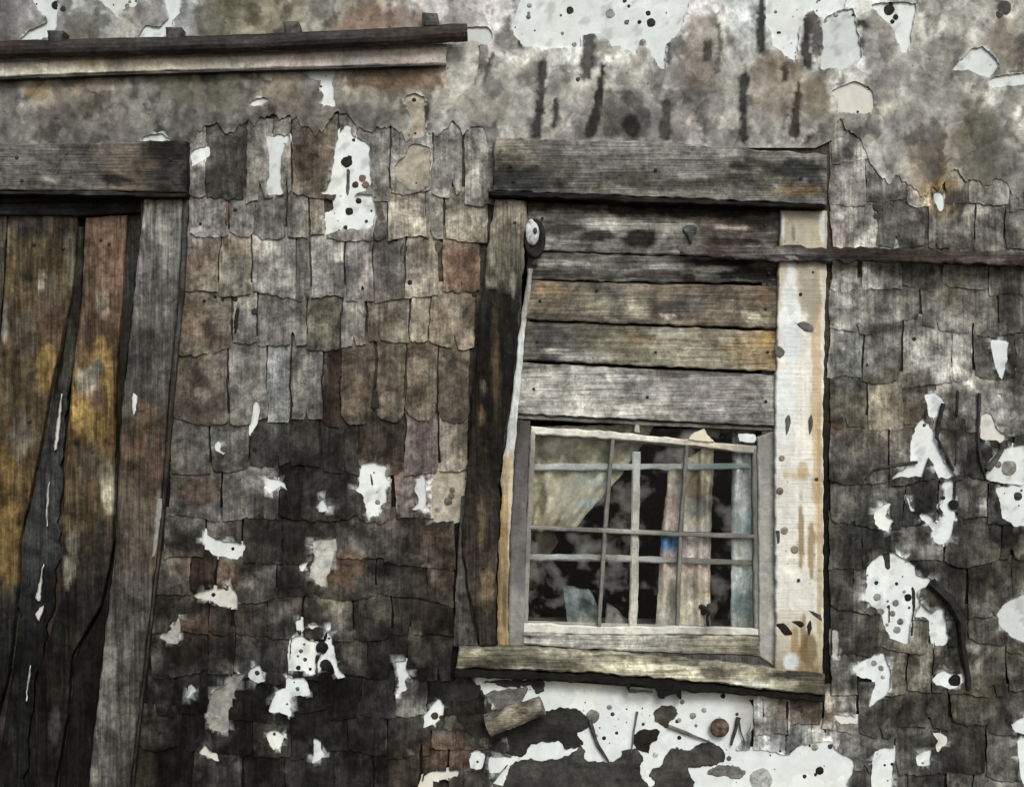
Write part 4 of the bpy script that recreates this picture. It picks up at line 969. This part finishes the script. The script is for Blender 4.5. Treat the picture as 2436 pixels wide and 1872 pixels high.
slab('casing', [(1858, 500), (1852, 700), (1844, 1000), (1846, 1390), (1845, 1598)], [(1967, 502), (1962, 800), (1958, 1000), (1958, 1400), (1958, 1606)], .034, .034,
     lay([(490, '6.4t'), (560, '6.6t'), (600, '7t'), (680, '7.8t'), (780, '8.6g'), (900, '9g'), (1060, '8.9g'), (1150, '8.6g'), (1300, '8.8g'), (1440, '8.6g'), (1510, '7.6t'), (1560, '6.4t'), (1606, '4o')], 'y',
         [(1942, 900, 12, 400, '6.6n', .8), (1950, 1300, 8, 300, '6n', .8), (1925, 690, 26, 100, '6t', .9), (1880, 760, 24, 130, '9c', .95), (1870, 950, 22, 120, '9c', .8), (1910, 1120, 16, 22, '5.4o', .6), (1890, 1130, 30, 8, '6o', .5), (1905, 1270, 8, 80, '4.6o', .85), (1930, 1300, 9, 70, '4.8o', .85), (1890, 1530, 9, 50, '5o', .8), (1912, 1515, 9, 70, '4.4o', .8), (1925, 1550, 22, 50, '3.4o', .8), (1880, 1575, 20, 20, '8.4c', .9), (1875, 1470, 30, 22, '7t', .5), (1955, 535, 8, 40, '8.4c', .8), (1862, 530, 4, 40, '8.6c', .8), (1888, 560, 4, 26, '4.6v', .8)], amp=.14, fx=7, fy=90, warp=30), SCRATCH, win, nt_=130, ns=24, rag=4, relief=.002)
# marks on the pale casing: knots and nail holes
for poly, c in (([(1868,1000),(1876,986),(1881,1000),(1878,1018),(1871,1034)],'3.4g'), ([(1923,1000),(1930,986),(1934,1000),(1932,1020),(1926,1034)],'3.4g'), ([(1842,820),(1860,826),(1868,838),(1856,848),(1846,842)],'4g'), ([(1896,770),(1914,764),(1934,776),(1934,788),(1914,788)],'4.4g'),
                ([(1846,1484),(1864,1482),(1876,1492),(1886,1508),(1868,1510),(1856,1496)],'1b'), ([(1884,1478),(1904,1476),(1914,1486),(1904,1492)],'1.2b'), ([(1920,1490),(1928,1474),(1931,1494),(1924,1512)],'1.2b'), ([(1926,1452),(1952,1462),(1956,1476),(1940,1466)],'3v'), ([(1846,1262),(1854,1262),(1855,1290),(1850,1294)],'3g'), ([(1842,838),(1858,830),(1866,842),(1856,852)],'3.8g')):
    plate('tar_mark', poly, .0375, .004, flat(c), TAR, win, step=5, jit=1)
for x, y, r, c in ((1855,1168,9,'4.2b'),(1860,1090,7,'6t'),(1942,1140,5,'3b'),(1866,1262,9,'6t'),(1890,1307,10,'5.4b'),(1930,610,3,'2k'),(1934,648,3,'2k'),(1934,620,3,'2k')):
    lathe('tar_mark', P(x, y, .034), [(r * S, 0), (r * S * .95, .0012), (r * S * .5, .0014)], flat(c), TAR, win, seg=12, axis='y')

# boards nailed over the upper half
slab('board', [(1254, 480), (1560, 492), (1854, 502)], [(1254, 596), (1560, 606), (1854, 612)], .012, .02,
     lay([(1250, '3.6g'), (1330, '4.2g'), (1450, '4.8g'), (1560, '4.2g'), (1700, '3.6p'), (1850, '3g')], 'x',
         [(1330, 490, 100, 14, '2.2b', .9), (1560, 500, 160, 14, '1.4b', .95), (1700, 505, 140, 14, '1.2g', .95), (1420, 560, 50, 14, '1.6g', .95), (1520, 565, 50, 20, '1.4g', .95), (1330, 545, 60, 14, '2g', .8), (1460, 535, 80, 12, '6.4g', .8), (1600, 540, 60, 12, '6.2g', .8), (1720, 550, 60, 22, '3.2p', .9), (1740, 575, 70, 10, '1.6p', .9), (1300, 580, 40, 16, '6g', .7), (1740, 540, 60, 6, '6.6p', .8), (1810, 530, 40, 16, '1.8g', .8), (1640, 600, 60, 10, '6.8g', .8)], amp=.85, fx=70, fy=9, warp=30), WOODH, win, nt_=90, ns=20, rag=4, relief=.004)
slab('board', [(1254, 599), (1560, 609), (1854, 615)], [(1254, 664), (1560, 672), (1854, 672)], .008, .016,
     lay([(1250, '3.4g'), (1400, '4.4g'), (1500, '4g'), (1650, '3.6g'), (1850, '2.6g')], 'x', [(1330, 625, 70, 8, '6g', .7), (1600, 635, 70, 8, '6g', .8), (1730, 625, 80, 10, '1g', .95), (1780, 650, 80, 14, '.9g', .95), (1700, 640, 50, 7, '6.4g', .8), (1330, 652, 90, 10, '2g', .9), (1560, 655, 90, 10, '2.6b', .8), (1640, 662, 14, 10, '1r', .9)], amp=.8, fx=70, fy=8, warp=30), WOODH, win, nt_=80, ns=14, rag=5, relief=.004)
for (A, B, st, bl) in (
   ([(1258, 668), (1560, 678), (1853, 680)], [(1248, 760), (1560, 772), (1852, 782)], [(1250, '3.9b'), (1330, '4.1b'), (1430, '3.8g'), (1560, '4.1b'), (1700, '3.6b'), (1850, '3.6b')],
    [(1310, 690, 50, 18, '4.6n', .7), (1320, 720, 40, 22, '3.4b', .6), (1380, 690, 40, 14, '4.4v', .7), (1470, 740, 60, 30, '5v', .7), (1520, 735, 24, 24, '5.4v', .8), (1600, 700, 120, 16, '4.2b', .6), (1620, 730, 70, 22, '3.4g', .7), (1830, 700, 40, 30, '3.8r', .6), (1800, 755, 40, 22, '5.2v', .8), (1798, 755, 16, 8, '8t', .9), (1590, 752, 20, 5, '8t', .9), (1300, 755, 60, 12, '2.6v', .8)]),
   ([(1246, 764), (1560, 777), (1852, 788)], [(1240, 856), (1560, 872), (1850, 882)], [(1250, '3v'), (1330, '3.6g'), (1480, '4.4v'), (1600, '5v'), (1720, '5t'), (1850, '4.8n')],
    [(1300, 800, 60, 30, '2.6m', .8), (1390, 790, 60, 20, '3v', .8), (1510, 805, 40, 20, '4.2n', .7), (1480, 830, 60, 16, '3.8v', .7), (1400, 850, 70, 10, '6g', .6), (1580, 790, 60, 12, '6g', .6), (1780, 830, 60, 30, '5.2n', .6), (1830, 810, 24, 30, '4.6o', .7), (1320, 836, 40, 6, '6g', .7), (1672, 778, 8, 5, '1b', 1), (1650, 850, 110, 12, '5.6v', .6)]),
   ([(1236, 862), (1560, 880), (1850, 892)], [(1230, 984), (1560, 1000), (1848, 1014)], [(1240, '5.8g'), (1330, '6g'), (1450, '5.8g'), (1560, '5.6g'), (1700, '5.2m'), (1850, '5.4g')],
    [(1300, 870, 70, 8, '3v', .8), (1600, 888, 160, 8, '3g', .8), (1560, 920, 110, 22, '4.8m', .6), (1780, 930, 60, 30, '4.8g', .6), (1450, 975, 160, 16, '7g', .6), (1300, 900, 30, 40, '6.6g', .5), (1786, 948, 10, 5, '3.4b', .9)])):
    slab('board', A, B, (lambda t, s: .010 + .012 * s), .014, lay(st, 'x', bl, amp=.3, fx=120, fy=16, warp=40), WOODH, win, nt_=80, ns=14, rag=4, relief=.003)
slab('board_lip', [(1230, 986), (1560, 1003), (1848, 1017)], [(1230, 997), (1560, 1013), (1848, 1026)], .010, .02, lay([(1250, '4.6g'), (1850, '4g')], 'x', amp=.25), WOODH, win, nt_=30, ns=2, rag=2)
# frame stiles either side of the sash
slab('frame_stile', [(1236, 1000), (1222, 1120), (1214, 1300), (1210, 1536)], [(1262, 1000), (1256, 1120), (1250, 1300), (1246, 1536)], .010, .05, lay([(1000, '2.6m'), (1080, '3.6m'), (1250, '4.2m'), (1400, '4.4m'), (1430, '6g'), (1536, '5g')], 'y', amp=.2), PAINT, win, nt_=40, ns=5, rag=2)
slab('frame_stile', [(1802, 1040), (1804, 1260), (1806, 1560)], [(1845, 1024), (1843, 1260), (1845, 1588)], .010, .05, lay([(1030, '5.4g'), (1150, '6.2g'), (1300, '6.4g'), (1560, '6.8g')], 'y', [(1838, 1200, 6, 200, '5g', .6)], amp=.18), PAINT, win, nt_=40, ns=6, rag=3)
# the sash
RAILC = lay([(1260, '8.8g'), (1420, '8.4g'), (1560, '8.6g'), (1700, '7.6t'), (1800, '5.8g')], 'x', amp=.2, fx=30, fy=14)
slab('sash_rail', [(1262, 1014), (1450, 1026), (1640, 1046), (1802, 1062)], [(1264, 1032), (1450, 1044), (1640, 1060), (1800, 1080)], .002, .03, RAILC, PAINT, win, nt_=40, ns=4, rag=4)
slab('sash_stile', [(1262, 1024), (1256, 1150), (1250, 1300), (1244, 1490)], [(1274, 1026), (1270, 1150), (1262, 1300), (1256, 1490)], .002, .03, lay([(1020, '7g'), (1100, '5g'), (1300, '5.4g'), (1490, '6g')], 'y', amp=.3), PAINT, win, nt_=40, ns=3, rag=2)
slab('sash_stile', [(1790, 1066), (1792, 1270), (1794, 1496)], [(1803, 1064), (1806, 1270), (1808, 1496)], .002, .03, lay([(1060, '5g'), (1200, '4.4g'), (1490, '5.4g')], 'y', amp=.3), PAINT, win, nt_=40, ns=3, rag=2)
slab('sash_rail', [(1240, 1480), (1430, 1492), (1620, 1490), (1806, 1494)], [(1240, 1504), (1430, 1510), (1620, 1508), (1806, 1512)], .004, .03, lay([(1240, '8.6g'), (1430, '8.2g'), (1620, '8g'), (1680, '5g'), (1720, '7.8g'), (1806, '8.2g')], 'x', amp=.15), PAINT, win, nt_=40, ns=4, rag=4)
slab('bottom_rail', [(1244, 1506), (1430, 1512), (1620, 1510), (1806, 1514)], [(1244, 1532), (1430, 1544), (1620, 1552), (1806, 1560)], .012, .04, lay([(1240, '6.6g'), (1430, '6.8g'), (1560, '6.4g'), (1700, '5.8v'), (1806, '5.2v')], 'x', [(1262, 1516, 7, 5, '2g', 1), (1650, 1514, 34, 5, '2.8g', .8), (1780, 1545, 26, 12, '2.8v', .8), (1700, 1540, 60, 10, '4.6v', .6)], amp=.2, fx=60, fy=16), WOODH, win, nt_=40, ns=6, rag=3)
MU = lay([(1020, '5g'), (1200, '4.4g'), (1300, '5g'), (1490, '4.6g')], 'y', amp=.35, fx=10, fy=40)
slab('muntin', [(1454, 1034), (1444, 1150), (1434, 1260), (1428, 1380), (1420, 1494)], [(1463, 1034), (1453, 1150), (1443, 1260), (1437, 1380), (1429, 1494)], .000, .024, MU, PAINT, win, nt_=40, ns=3, rag=1.5)
slab('muntin', [(1630, 1052), (1624, 1150), (1615, 1260), (1610, 1400), (1608, 1494)], [(1639, 1052), (1633, 1150), (1624, 1260), (1619, 1400), (1616, 1494)], .000, .024, MU, PAINT, win, nt_=40, ns=3, rag=1.5)
slab('muntin', [(1258, 1250), (1440, 1258), (1620, 1266), (1800, 1272)], [(1257, 1260), (1440, 1268), (1620, 1276), (1800, 1282)], .0025, .024, lay([(1250, '5.4g'), (1420, '4.4g'), (1500, '6.4g'), (1560, '4.6g'), (1800, '4.4g')], 'x', amp=.35, fx=30, fy=12), PAINT, win, nt_=40, ns=3, rag=2)
for c, poly in (('6.4g', [(1510, 1000), (1522, 1001), (1521, 1030), (1510, 1029)]), ('8.4t', [(1636, 1044), (1652, 1028), (1676, 1020), (1682, 1032), (1698, 1052), (1660, 1050)]), ('8.8c', [(1757, 1031), (1797, 1034), (1801, 1046), (1794, 1054), (1758, 1050)])):
    plate('putty', poly, .008, .02, flat(c), LIME, win, step=6)
colsx = [(1270, 1452, 1246, 1424), (1462, 1632, 1428, 1612), (1638, 1794, 1616, 1796)]
def pane(x0t, x1t, x0b, x1b, y0, y1):
    a = [(x0t, y0), (x1t, y0), (x1b, y1), (x0b, y1)]
    v = [P(x, y, -.010) for x, y in a] + [P(x, y, -.010) + Vector((0, .003, 0)) for x, y in a]
    link('pane', v, [(0, 1, 2, 3), (7, 6, 5, 4), (0, 4, 5, 1), (1, 5, 6, 2), (2, 6, 7, 3), (3, 7, 4, 0)], GLASS, win)
for (a, b, c, e) in colsx:
    m0, m1 = (a + c) / 2, (b + e) / 2
    pane(a - 3, b + 3, m0 - 3, m1 + 3, 1020, 1262); pane(m0 - 3, m1 + 3, c - 3, e + 3, 1264, 1492)
# sill and a black strip under it painting its shadow, with rotten torn lumps
slab('sill', [(1092, 1536), (1240, 1540), (1500, 1556), (1750, 1580), (1962, 1604)], [(1084, 1588), (1240, 1592), (1500, 1606), (1750, 1630), (1962, 1654)], (lambda t, s: .042 + .02 * s), .06,
     lay([(1084, '4.6v'), (1180, '4v'), (1280, '4.6v'), (1450, '5.4v'), (1560, '5.6v'), (1700, '5.4v'), (1820, '5.2v'), (1900, '4v'), (1962, '2.4v')], 'x',
         [(1130, 1552, 40, 10, '6.6v', .8), (1160, 1580, 80, 12, '2.6v', .9), (1250, 1566, 60, 10, '2.6v', .8), (1310, 1580, 70, 10, '2.8v', .8), (1400, 1550, 120, 8, '6.4v', .7), (1540, 1584, 90, 12, '7.4v', .85), (1640, 1604, 60, 10, '7.6v', .8), (1580, 1570, 30, 10, '3.2v', .7), (1640, 1575, 30, 10, '3v', .8), (1700, 1600, 40, 14, '3.4v', .8), (1740, 1600, 20, 12, '2.8v', .8), (1780, 1630, 60, 10, '7.6c', .8), (1850, 1630, 60, 16, '5.6v', .7), (1890, 1605, 60, 12, '1.4v', .9), (1930, 1630, 30, 26, '2.4v', .8), (1500, 1560, 90, 6, '4.4v', .6)], amp=.4, fx=90, fy=9, warp=30), WOODH, win, nt_=110, ns=14, rag=6, relief=.004, bev=.006)
slab('rotten_shadow_strip', [(1080, 1588), (1240, 1594), (1500, 1608), (1620, 1620), (1750, 1634), (1962, 1656)], [(1082, 1608), (1240, 1616), (1440, 1627), (1570, 1635), (1620, 1644), (1750, 1650), (1962, 1671)], .050, .040, lay([(1084, '.1g'), (1960, '.1g')], 'x'), TAR, win, nt_=80, ns=4, rag=7, relief=.004)
plate('rotten_shadow_strip', [(1480, 1612), (1510, 1618), (1553, 1612), (1575, 1600), (1620, 1606), (1640, 1625), (1622, 1636), (1620, 1665), (1614, 1662), (1608, 1650), (1592, 1652), (1580, 1662), (1568, 1660), (1560, 1640), (1552, 1626), (1505, 1625), (1497, 1648), (1490, 1632)], .050, .035, flat('.1g'), TAR, win, step=6)
slab('torn_felt', [(1495, 1640), (1520, 1640), (1552, 1644)], [(1495, 1645), (1520, 1646), (1552, 1648)], .05, .01, flat('2g'), TAR, win, nt_=12, ns=2, rag=4)

def nail(px, py, d, parent, r=4.5):
    b = P(px, py, d)
    lathe('nail', b, [(r * S, -.004), (r * S, .0012), (r * S * .7, .0022), (r * S * .2, .0026)], (lambda v: mixc(code('1.2b'), code('2.6r'), smooth(-.2, .4, fbm(v.x * 200, v.z * 200, 1, 2)))), IRON, parent, seg=9, axis='y')
for nx_, ny_ in ((1290, 520), (1820, 535), (1275, 630), (1830, 650), (1285, 715), (1822, 735), (1420, 690), (1278, 812), (1826, 838), (1560, 838), (1270, 925), (1822, 955), (1540, 945)): nail(nx_, ny_, .0165 if ny_ < 660 else .019, win, 3.6)
for nx_, ny_ in ((1215, 395), (1222, 430), (1905, 425), (1560, 405)): nail(nx_, ny_, .066, win)
for nx_, ny_ in ((40, 375), (52, 430), (405, 380), (412, 430)): nail(nx_, ny_, .054, door)
for nx_, ny_ in ((1905, 700), (1900, 1380), (1225, 530), (1150, 1350)): nail(nx_, ny_, .036, win, 4)
for nx_, ny_ in ((80, 580), (150, 590), (240, 570), (260, 580), (70, 1000), (220, 1075)): nail(nx_, ny_, -.020, door, 4.5)

# porcelain knob at the corner of the upper board
knob = empty('porcelain_knob', P(1268, 560, .04)); tag(knob, 'white porcelain knob in a dark oval ring beside the upper window boards', 'knob')
def oval(name, cx, cy, rx, ry, d0, prof, c, mat, seg=22):
    verts, cols, faces = [], [], []
    for q, h in prof:
        for k in range(seg):
            th = 2 * math.pi * k / seg; wv = 1 + .05 * fbm(math.cos(th) * 2, math.sin(th) * 2, cx, 2)
            verts.append(P(cx + rx * q * wv * math.cos(th), cy + ry * q * wv * math.sin(th), d0 + h)); cols.append(code(c) if isinstance(c, str) else c(q, th))
    for i in range(len(prof) - 1):
        for k in range(seg):
            j = (k + 1) % seg; faces.append((i * seg + k, i * seg + j, (i + 1) * seg + j, (i + 1) * seg + k))
    faces.append(tuple((len(prof) - 1) * seg + k for k in range(seg)))
    return off(link(name, verts, faces, mat, None, cols, smoothed=True), knob)
oval('ring', 1272, 568, 26, 48, .030, [(1, -.018), (1, .008), (.85, .012), (.62, .008), (.5, .0)], '1.2p', TAR)
oval('button', 1266, 553, 17, 32, .030, [(1, 0), (1, .008), (.85, .012), (.5, .015), (.1, .016)], (lambda q, th: mixc(code('8c'), code('4.6g'), smooth(.1, .4, fbm(q * 3 + math.cos(th) * 2, math.sin(th) * 2, 5, 3)))), PAINT)
oval('chip', 1273, 549, 5, 8, .044, [(1, 0), (1, .0045), (.3, .0052)], '2.4b', TAR, 9)

# blue scrap of tin nailed to the upper board
tin = plate('tin_scrap', [(1624, 540), (1640, 536), (1658, 540), (1656, 552), (1648, 560), (1646, 580), (1638, 576), (1636, 562), (1626, 552)], .022, .007, lay([(530, '3u'), (560, '2.6u'), (580, '2k')], 'y', [(1632, 545, 8, 6, '4.4u', .7)], amp=.5, fx=8, fy=8), IRON, None, step=6)
tag(tin, 'small blue grey scrap of tin on the upper window board', 'tin scrap')

# long lath running off to the right
lath_col = lay([(1600, '3.6g'), (1700, '2.8b'), (1840, '3.6m'), (1900, '2.2m'), (2000, '1.8p'), (2150, '1.9b'), (2250, '2b'), (2300, '3p'), (2436, '2.4p')], 'x', [(1880, 598, 40, 8, '4.4m', .7), (1950, 612, 160, 5, '1.2p', .7), (2330, 618, 60, 6, '3.8p', .7), (1880, 612, 12, 3, '7m', .8)], amp=.5, fx=60, fy=7)
lath = slab('long_lath', [(1612, 584), (1700, 584), (1840, 585), (2000, 587), (2200, 595), (2436, 602), (2900, 616)], [(1622, 606), (1700, 612), (1840, 620), (2000, 623), (2200, 624), (2436, 632), (2900, 650)], .058, .022, lath_col, WOODH, None, nt_=110, ns=6, rag=7, relief=.003, endrag=18)
tag(lath, 'thin dark wooden lath nailed across the pale casing and running right', 'lath')

# broken wood stub under the sill
def stub_col(v):
    return mixc(mixc(code('5t'), code('3.8v'), smooth(-.2, .4, fbm(v.x * 30, v.z * 30, 2, 3))), code('2r'), smooth(.3, .5, fbm(v.x * 60, v.z * 60, 9, 3)))
a_, b_ = P(1160, 1724, .046), P(1290, 1677, .060)
stub = tube('wood_stub', [a_.lerp(b_, k / 10) for k in range(11)], [(26 - .3 * k) * S for k in range(11)], stub_col, WOODH, None, seg=14, wob=.2)
tag(stub, 'short brown broken log sticking out of torn felt under the sill', 'log')
bolt = lathe('rusty_bolt', P(1711, 1729, .017), [(10 * S, 0), (22 * S, .002), (23 * S, .007), (18 * S, .014), (8 * S, .018), (2 * S, .0185)], (lambda v: mixc(code('2.6r'), code('4.2r'), smooth(-.2, .4, fbm(v.x * 60, v.z * 60, 0, 3)))), IRON, None, seg=18, axis='y')
tag(bolt, 'rusty orange bolt head in the white plaster under the window', 'bolt')

# ------------------------------------------------------------------ the room behind the glass
def room():
    x0, x1, y0, y1 = 900, 2150, 300, 2200
    v = []
    for d in (-.185, -1.6):
        for (x, y) in ((x0, y0), (x1, y0), (x1, y1), (x0, y1)):
            q = P(x, y, 0); v.append(Vector((q.x, -d, q.z)))
    f = [(4, 5, 6, 7), (0, 4, 7, 3), (1, 2, 6, 5), (0, 1, 5, 4), (3, 7, 6, 2)]
    return link('room', v, f, FELT, house, [code('.4g')] * 8)
room()
def drape(name, A, B, d, colfn, label, cat, nt_=40, ns=30, folds=5, amp=.012, mat=CLOTH, group=None):
    sd = random.uniform(0, 40)
    verts, cols, faces = [], [], []
    for i in range(nt_ + 1):
        t = i / nt_; a = along(A, t); b = along(B, t)
        for j in range(ns + 1):
            s = j / ns; x = a[0] + (b[0] - a[0]) * s; y = a[1] + (b[1] - a[1]) * s
            y += 4 * fbm(x / 20, sd, t * 3, 2); x += 3 * fbm(y / 20, sd, s * 3, 2)
            dd = d + amp * math.sin(s * folds * 2 * math.pi + 2 * fbm(s * 3, t * 2, sd, 2)) + .008 * fbm(s * 4, t * 4, sd, 3)
            verts.append(P(x, y, dd)); cols.append(colfn(x, y))
    n = len(verts); W = ns + 1
    verts += [v + Vector((0, .0025, 0)) for v in verts]; cols += cols
    for i in range(nt_):
        for j in range(ns):
            q = (i * W + j, i * W + j + 1, (i + 1) * W + j + 1, (i + 1) * W + j); faces.append(q); faces.append(tuple(k + n for k in reversed(q)))
    def side(ix):
        for p, q in zip(ix, ix[1:]): faces.append((p, q, q + n, p + n))
    side(list(range(W))); side([nt_ * W + j for j in range(W)]); side([i * W for i in range(nt_ + 1)]); side([i * W + ns for i in range(nt_ + 1)])
    o = link(name, verts, faces, mat, None, cols, smoothed=True); return tag(o, label, cat, group)
drape('curtain', [(1225, 1015), (1225, 1200), (1225, 1262)], [(1560, 1010), (1470, 1140), (1362, 1262)], -.045,
      lay([(1020, '7.2v'), (1060, '6v'), (1090, '5.4v'), (1110, '7.4v'), (1180, '8v'), (1262, '7.4v')], 'y', [(1310, 1190, 30, 60, '8.8t', .6), (1290, 1190, 12, 40, '3.6v', .8), (1400, 1200, 40, 14, '8.8u', .6), (1300, 1070, 30, 30, '4.4v', .6), (1410, 1130, 50, 30, '8u', .5)], amp=.3, fx=30, fy=40), 'grey green curtain pulled aside behind the upper left panes', 'curtain', folds=4)
drape('curtain', [(1590, 1120), (1575, 1250), (1568, 1360), (1560, 1500)], [(1700, 1050), (1692, 1250), (1690, 1360), (1690, 1500)], -.040,
      lay([(1060, '8.6t'), (1110, '8v'), (1160, '6.6t'), (1220, '8t'), (1290, '8.4m'), (1340, '8.8p'), (1420, '8.8t'), (1500, '8.6g')], 'y', [(1650, 1160, 20, 40, '5r', .6), (1600, 1200, 16, 60, '8.8p', .8), (1660, 1210, 30, 30, '4.4u', .8), (1590, 1292, 28, 26, '6.6a', .8), (1588, 1276, 20, 12, '5a', .9), (1640, 1060, 26, 34, '8.6t', .6), (1600, 1420, 14, 40, '6g', .7), (1640, 1400, 16, 40, '6.4m', .6)], amp=.35, fx=24, fy=50), 'pinkish white cloth hanging behind the middle and right panes', 'curtain', folds=3)
drape('curtain', [(1742, 1040), (1740, 1260), (1738, 1500)], [(1806, 1040), (1806, 1260), (1806, 1500)], -.036,
      lay([(1050, '7.4u'), (1110, '8.4c'), (1200, '9c'), (1250, '8u'), (1290, '9c'), (1370, '9c'), (1420, '7u'), (1500, '6.8g')], 'y', [(1770, 1440, 24, 30, '5.6u', .7), (1765, 1245, 24, 16, '7.4u', .8)], amp=.2, fx=20, fy=50), 'narrow pale blue curtain at the right edge of the glass', 'curtain', folds=1.5, ns=14)
# the white glazing cross of an inner sash
inner = empty('inner_sash', P(1510, 1490, -.07)); tag(inner, 'white inner window frame with cross bars standing behind the glass', 'window frame')
def ib(A, B, d, st, ax):
    off(slab('bar', A, B, d, .012, lay(st, ax, amp=.2, fx=14, fy=40), PAINT, None, nt_=40, ns=3, rag=3), inner)
ib([(1505, 1074), (1503, 1200), (1500, 1330), (1496, 1500)], [(1524, 1074), (1522, 1200), (1520, 1330), (1516, 1500)], -.0155, [(1070, '8u'), (1104, '8.4c'), (1130, '9m'), (1250, '9g'), (1330, '9g'), (1500, '9g')], 'y')
ib([(1228, 1104), (1420, 1102), (1640, 1104), (1812, 1102)], [(1228, 1118), (1420, 1118), (1640, 1117), (1812, 1114)], -.018, [(1260, '7g'), (1300, '9c'), (1400, '9c'), (1460, '7.4c'), (1500, '8.6c'), (1620, '8c'), (1700, '6u'), (1800, '7u')], 'x')
ib([(1226, 1318), (1400, 1318), (1560, 1324), (1812, 1334)], [(1226, 1332), (1400, 1332), (1560, 1338), (1812, 1346)], -.018, [(1250, '8g'), (1300, '9c'), (1370, '9c'), (1430, '6g'), (1480, '9g'), (1560, '8c'), (1620, '6g'), (1800, '5.4g')], 'x')
ib([(1222, 1040), (1216, 1260), (1210, 1500)], [(1236, 1040), (1230, 1260), (1224, 1500)], -.018, [(1040, '6g'), (1500, '6g')], 'y')
# jars and rags on the ledge inside
led = slab('inner_ledge', [(1200, 1488), (1830, 1494)], [(1200, 1530), (1830, 1536)], -.03, .16, lay([(1200, '5g'), (1830, '5g')], 'x'), PAINT, win, nt_=10, ns=3)
drape('curtain', [(1338, 1392), (1346, 1450), (1350, 1494)], [(1400, 1400), (1428, 1450), (1432, 1494)], -.045,
      lay([(1390, '5.4g'), (1420, '7u'), (1450, '5.6u'), (1490, '7.6g')], 'y', [(1390, 1440, 18, 20, '3.4u', .8)], amp=.3, fx=20, fy=20), 'torn teal scrap of cloth in the lower left pane', 'cloth', folds=1.2, ns=12, nt_=16, amp=.006)
drape('curtain', [(1442, 1430), (1440, 1470), (1436, 1494)], [(1470, 1450), (1500, 1478), (1506, 1494)], -.045,
      lay([(1430, '4g'), (1490, '6.4g')], 'y', amp=.3, fx=20, fy=20), 'small grey rag at the foot of the upright bar', 'cloth', folds=1, ns=10, nt_=12, amp=.006)
drape('curtain', [(1262, 1040), (1262, 1200), (1262, 1330)], [(1300, 1250), (1330, 1290), (1290, 1340)], -.075,
      lay([(1250, '5v'), (1340, '3g')], 'y', amp=.4, fx=20, fy=20), 'dark grey cloth scrap behind the left panes below the curtain', 'cloth', folds=1, ns=12, nt_=20, amp=.008)
def dried_bunch():
    root = empty('dried_flowers', P(1690, 1490, -.05)); tag(root, 'dark dried flower bunch behind the lower right panes', 'dried flowers')
    off(tube('stalk', [P(1684, 1490, -.024), P(1682, 1470, -.024), P(1686, 1452, -.024)], [.006, .004, .004], flat('.8g'), TAR, None, seg=6), root)
    for k in range(16):
        a = random.uniform(0, 6.28); q = random.uniform(0, 1) ** .5
        cx, cy, dd = 1686 + 22 * q * math.cos(a), 1449 + 11 * q * math.sin(a), -.024 + .006 * random.uniform(-1, 1)
        off(lathe('blossom', P(cx, cy, dd), [(.3 * 7 * S, -.004), (7 * S, 0), (6 * S, .004), (2 * S, .006)], flat(random.choice(('.6v', '.9v', '1.2g'))), TAR, None, seg=7, axis='y'), root)
dried_bunch()
print('shingles', NSH)
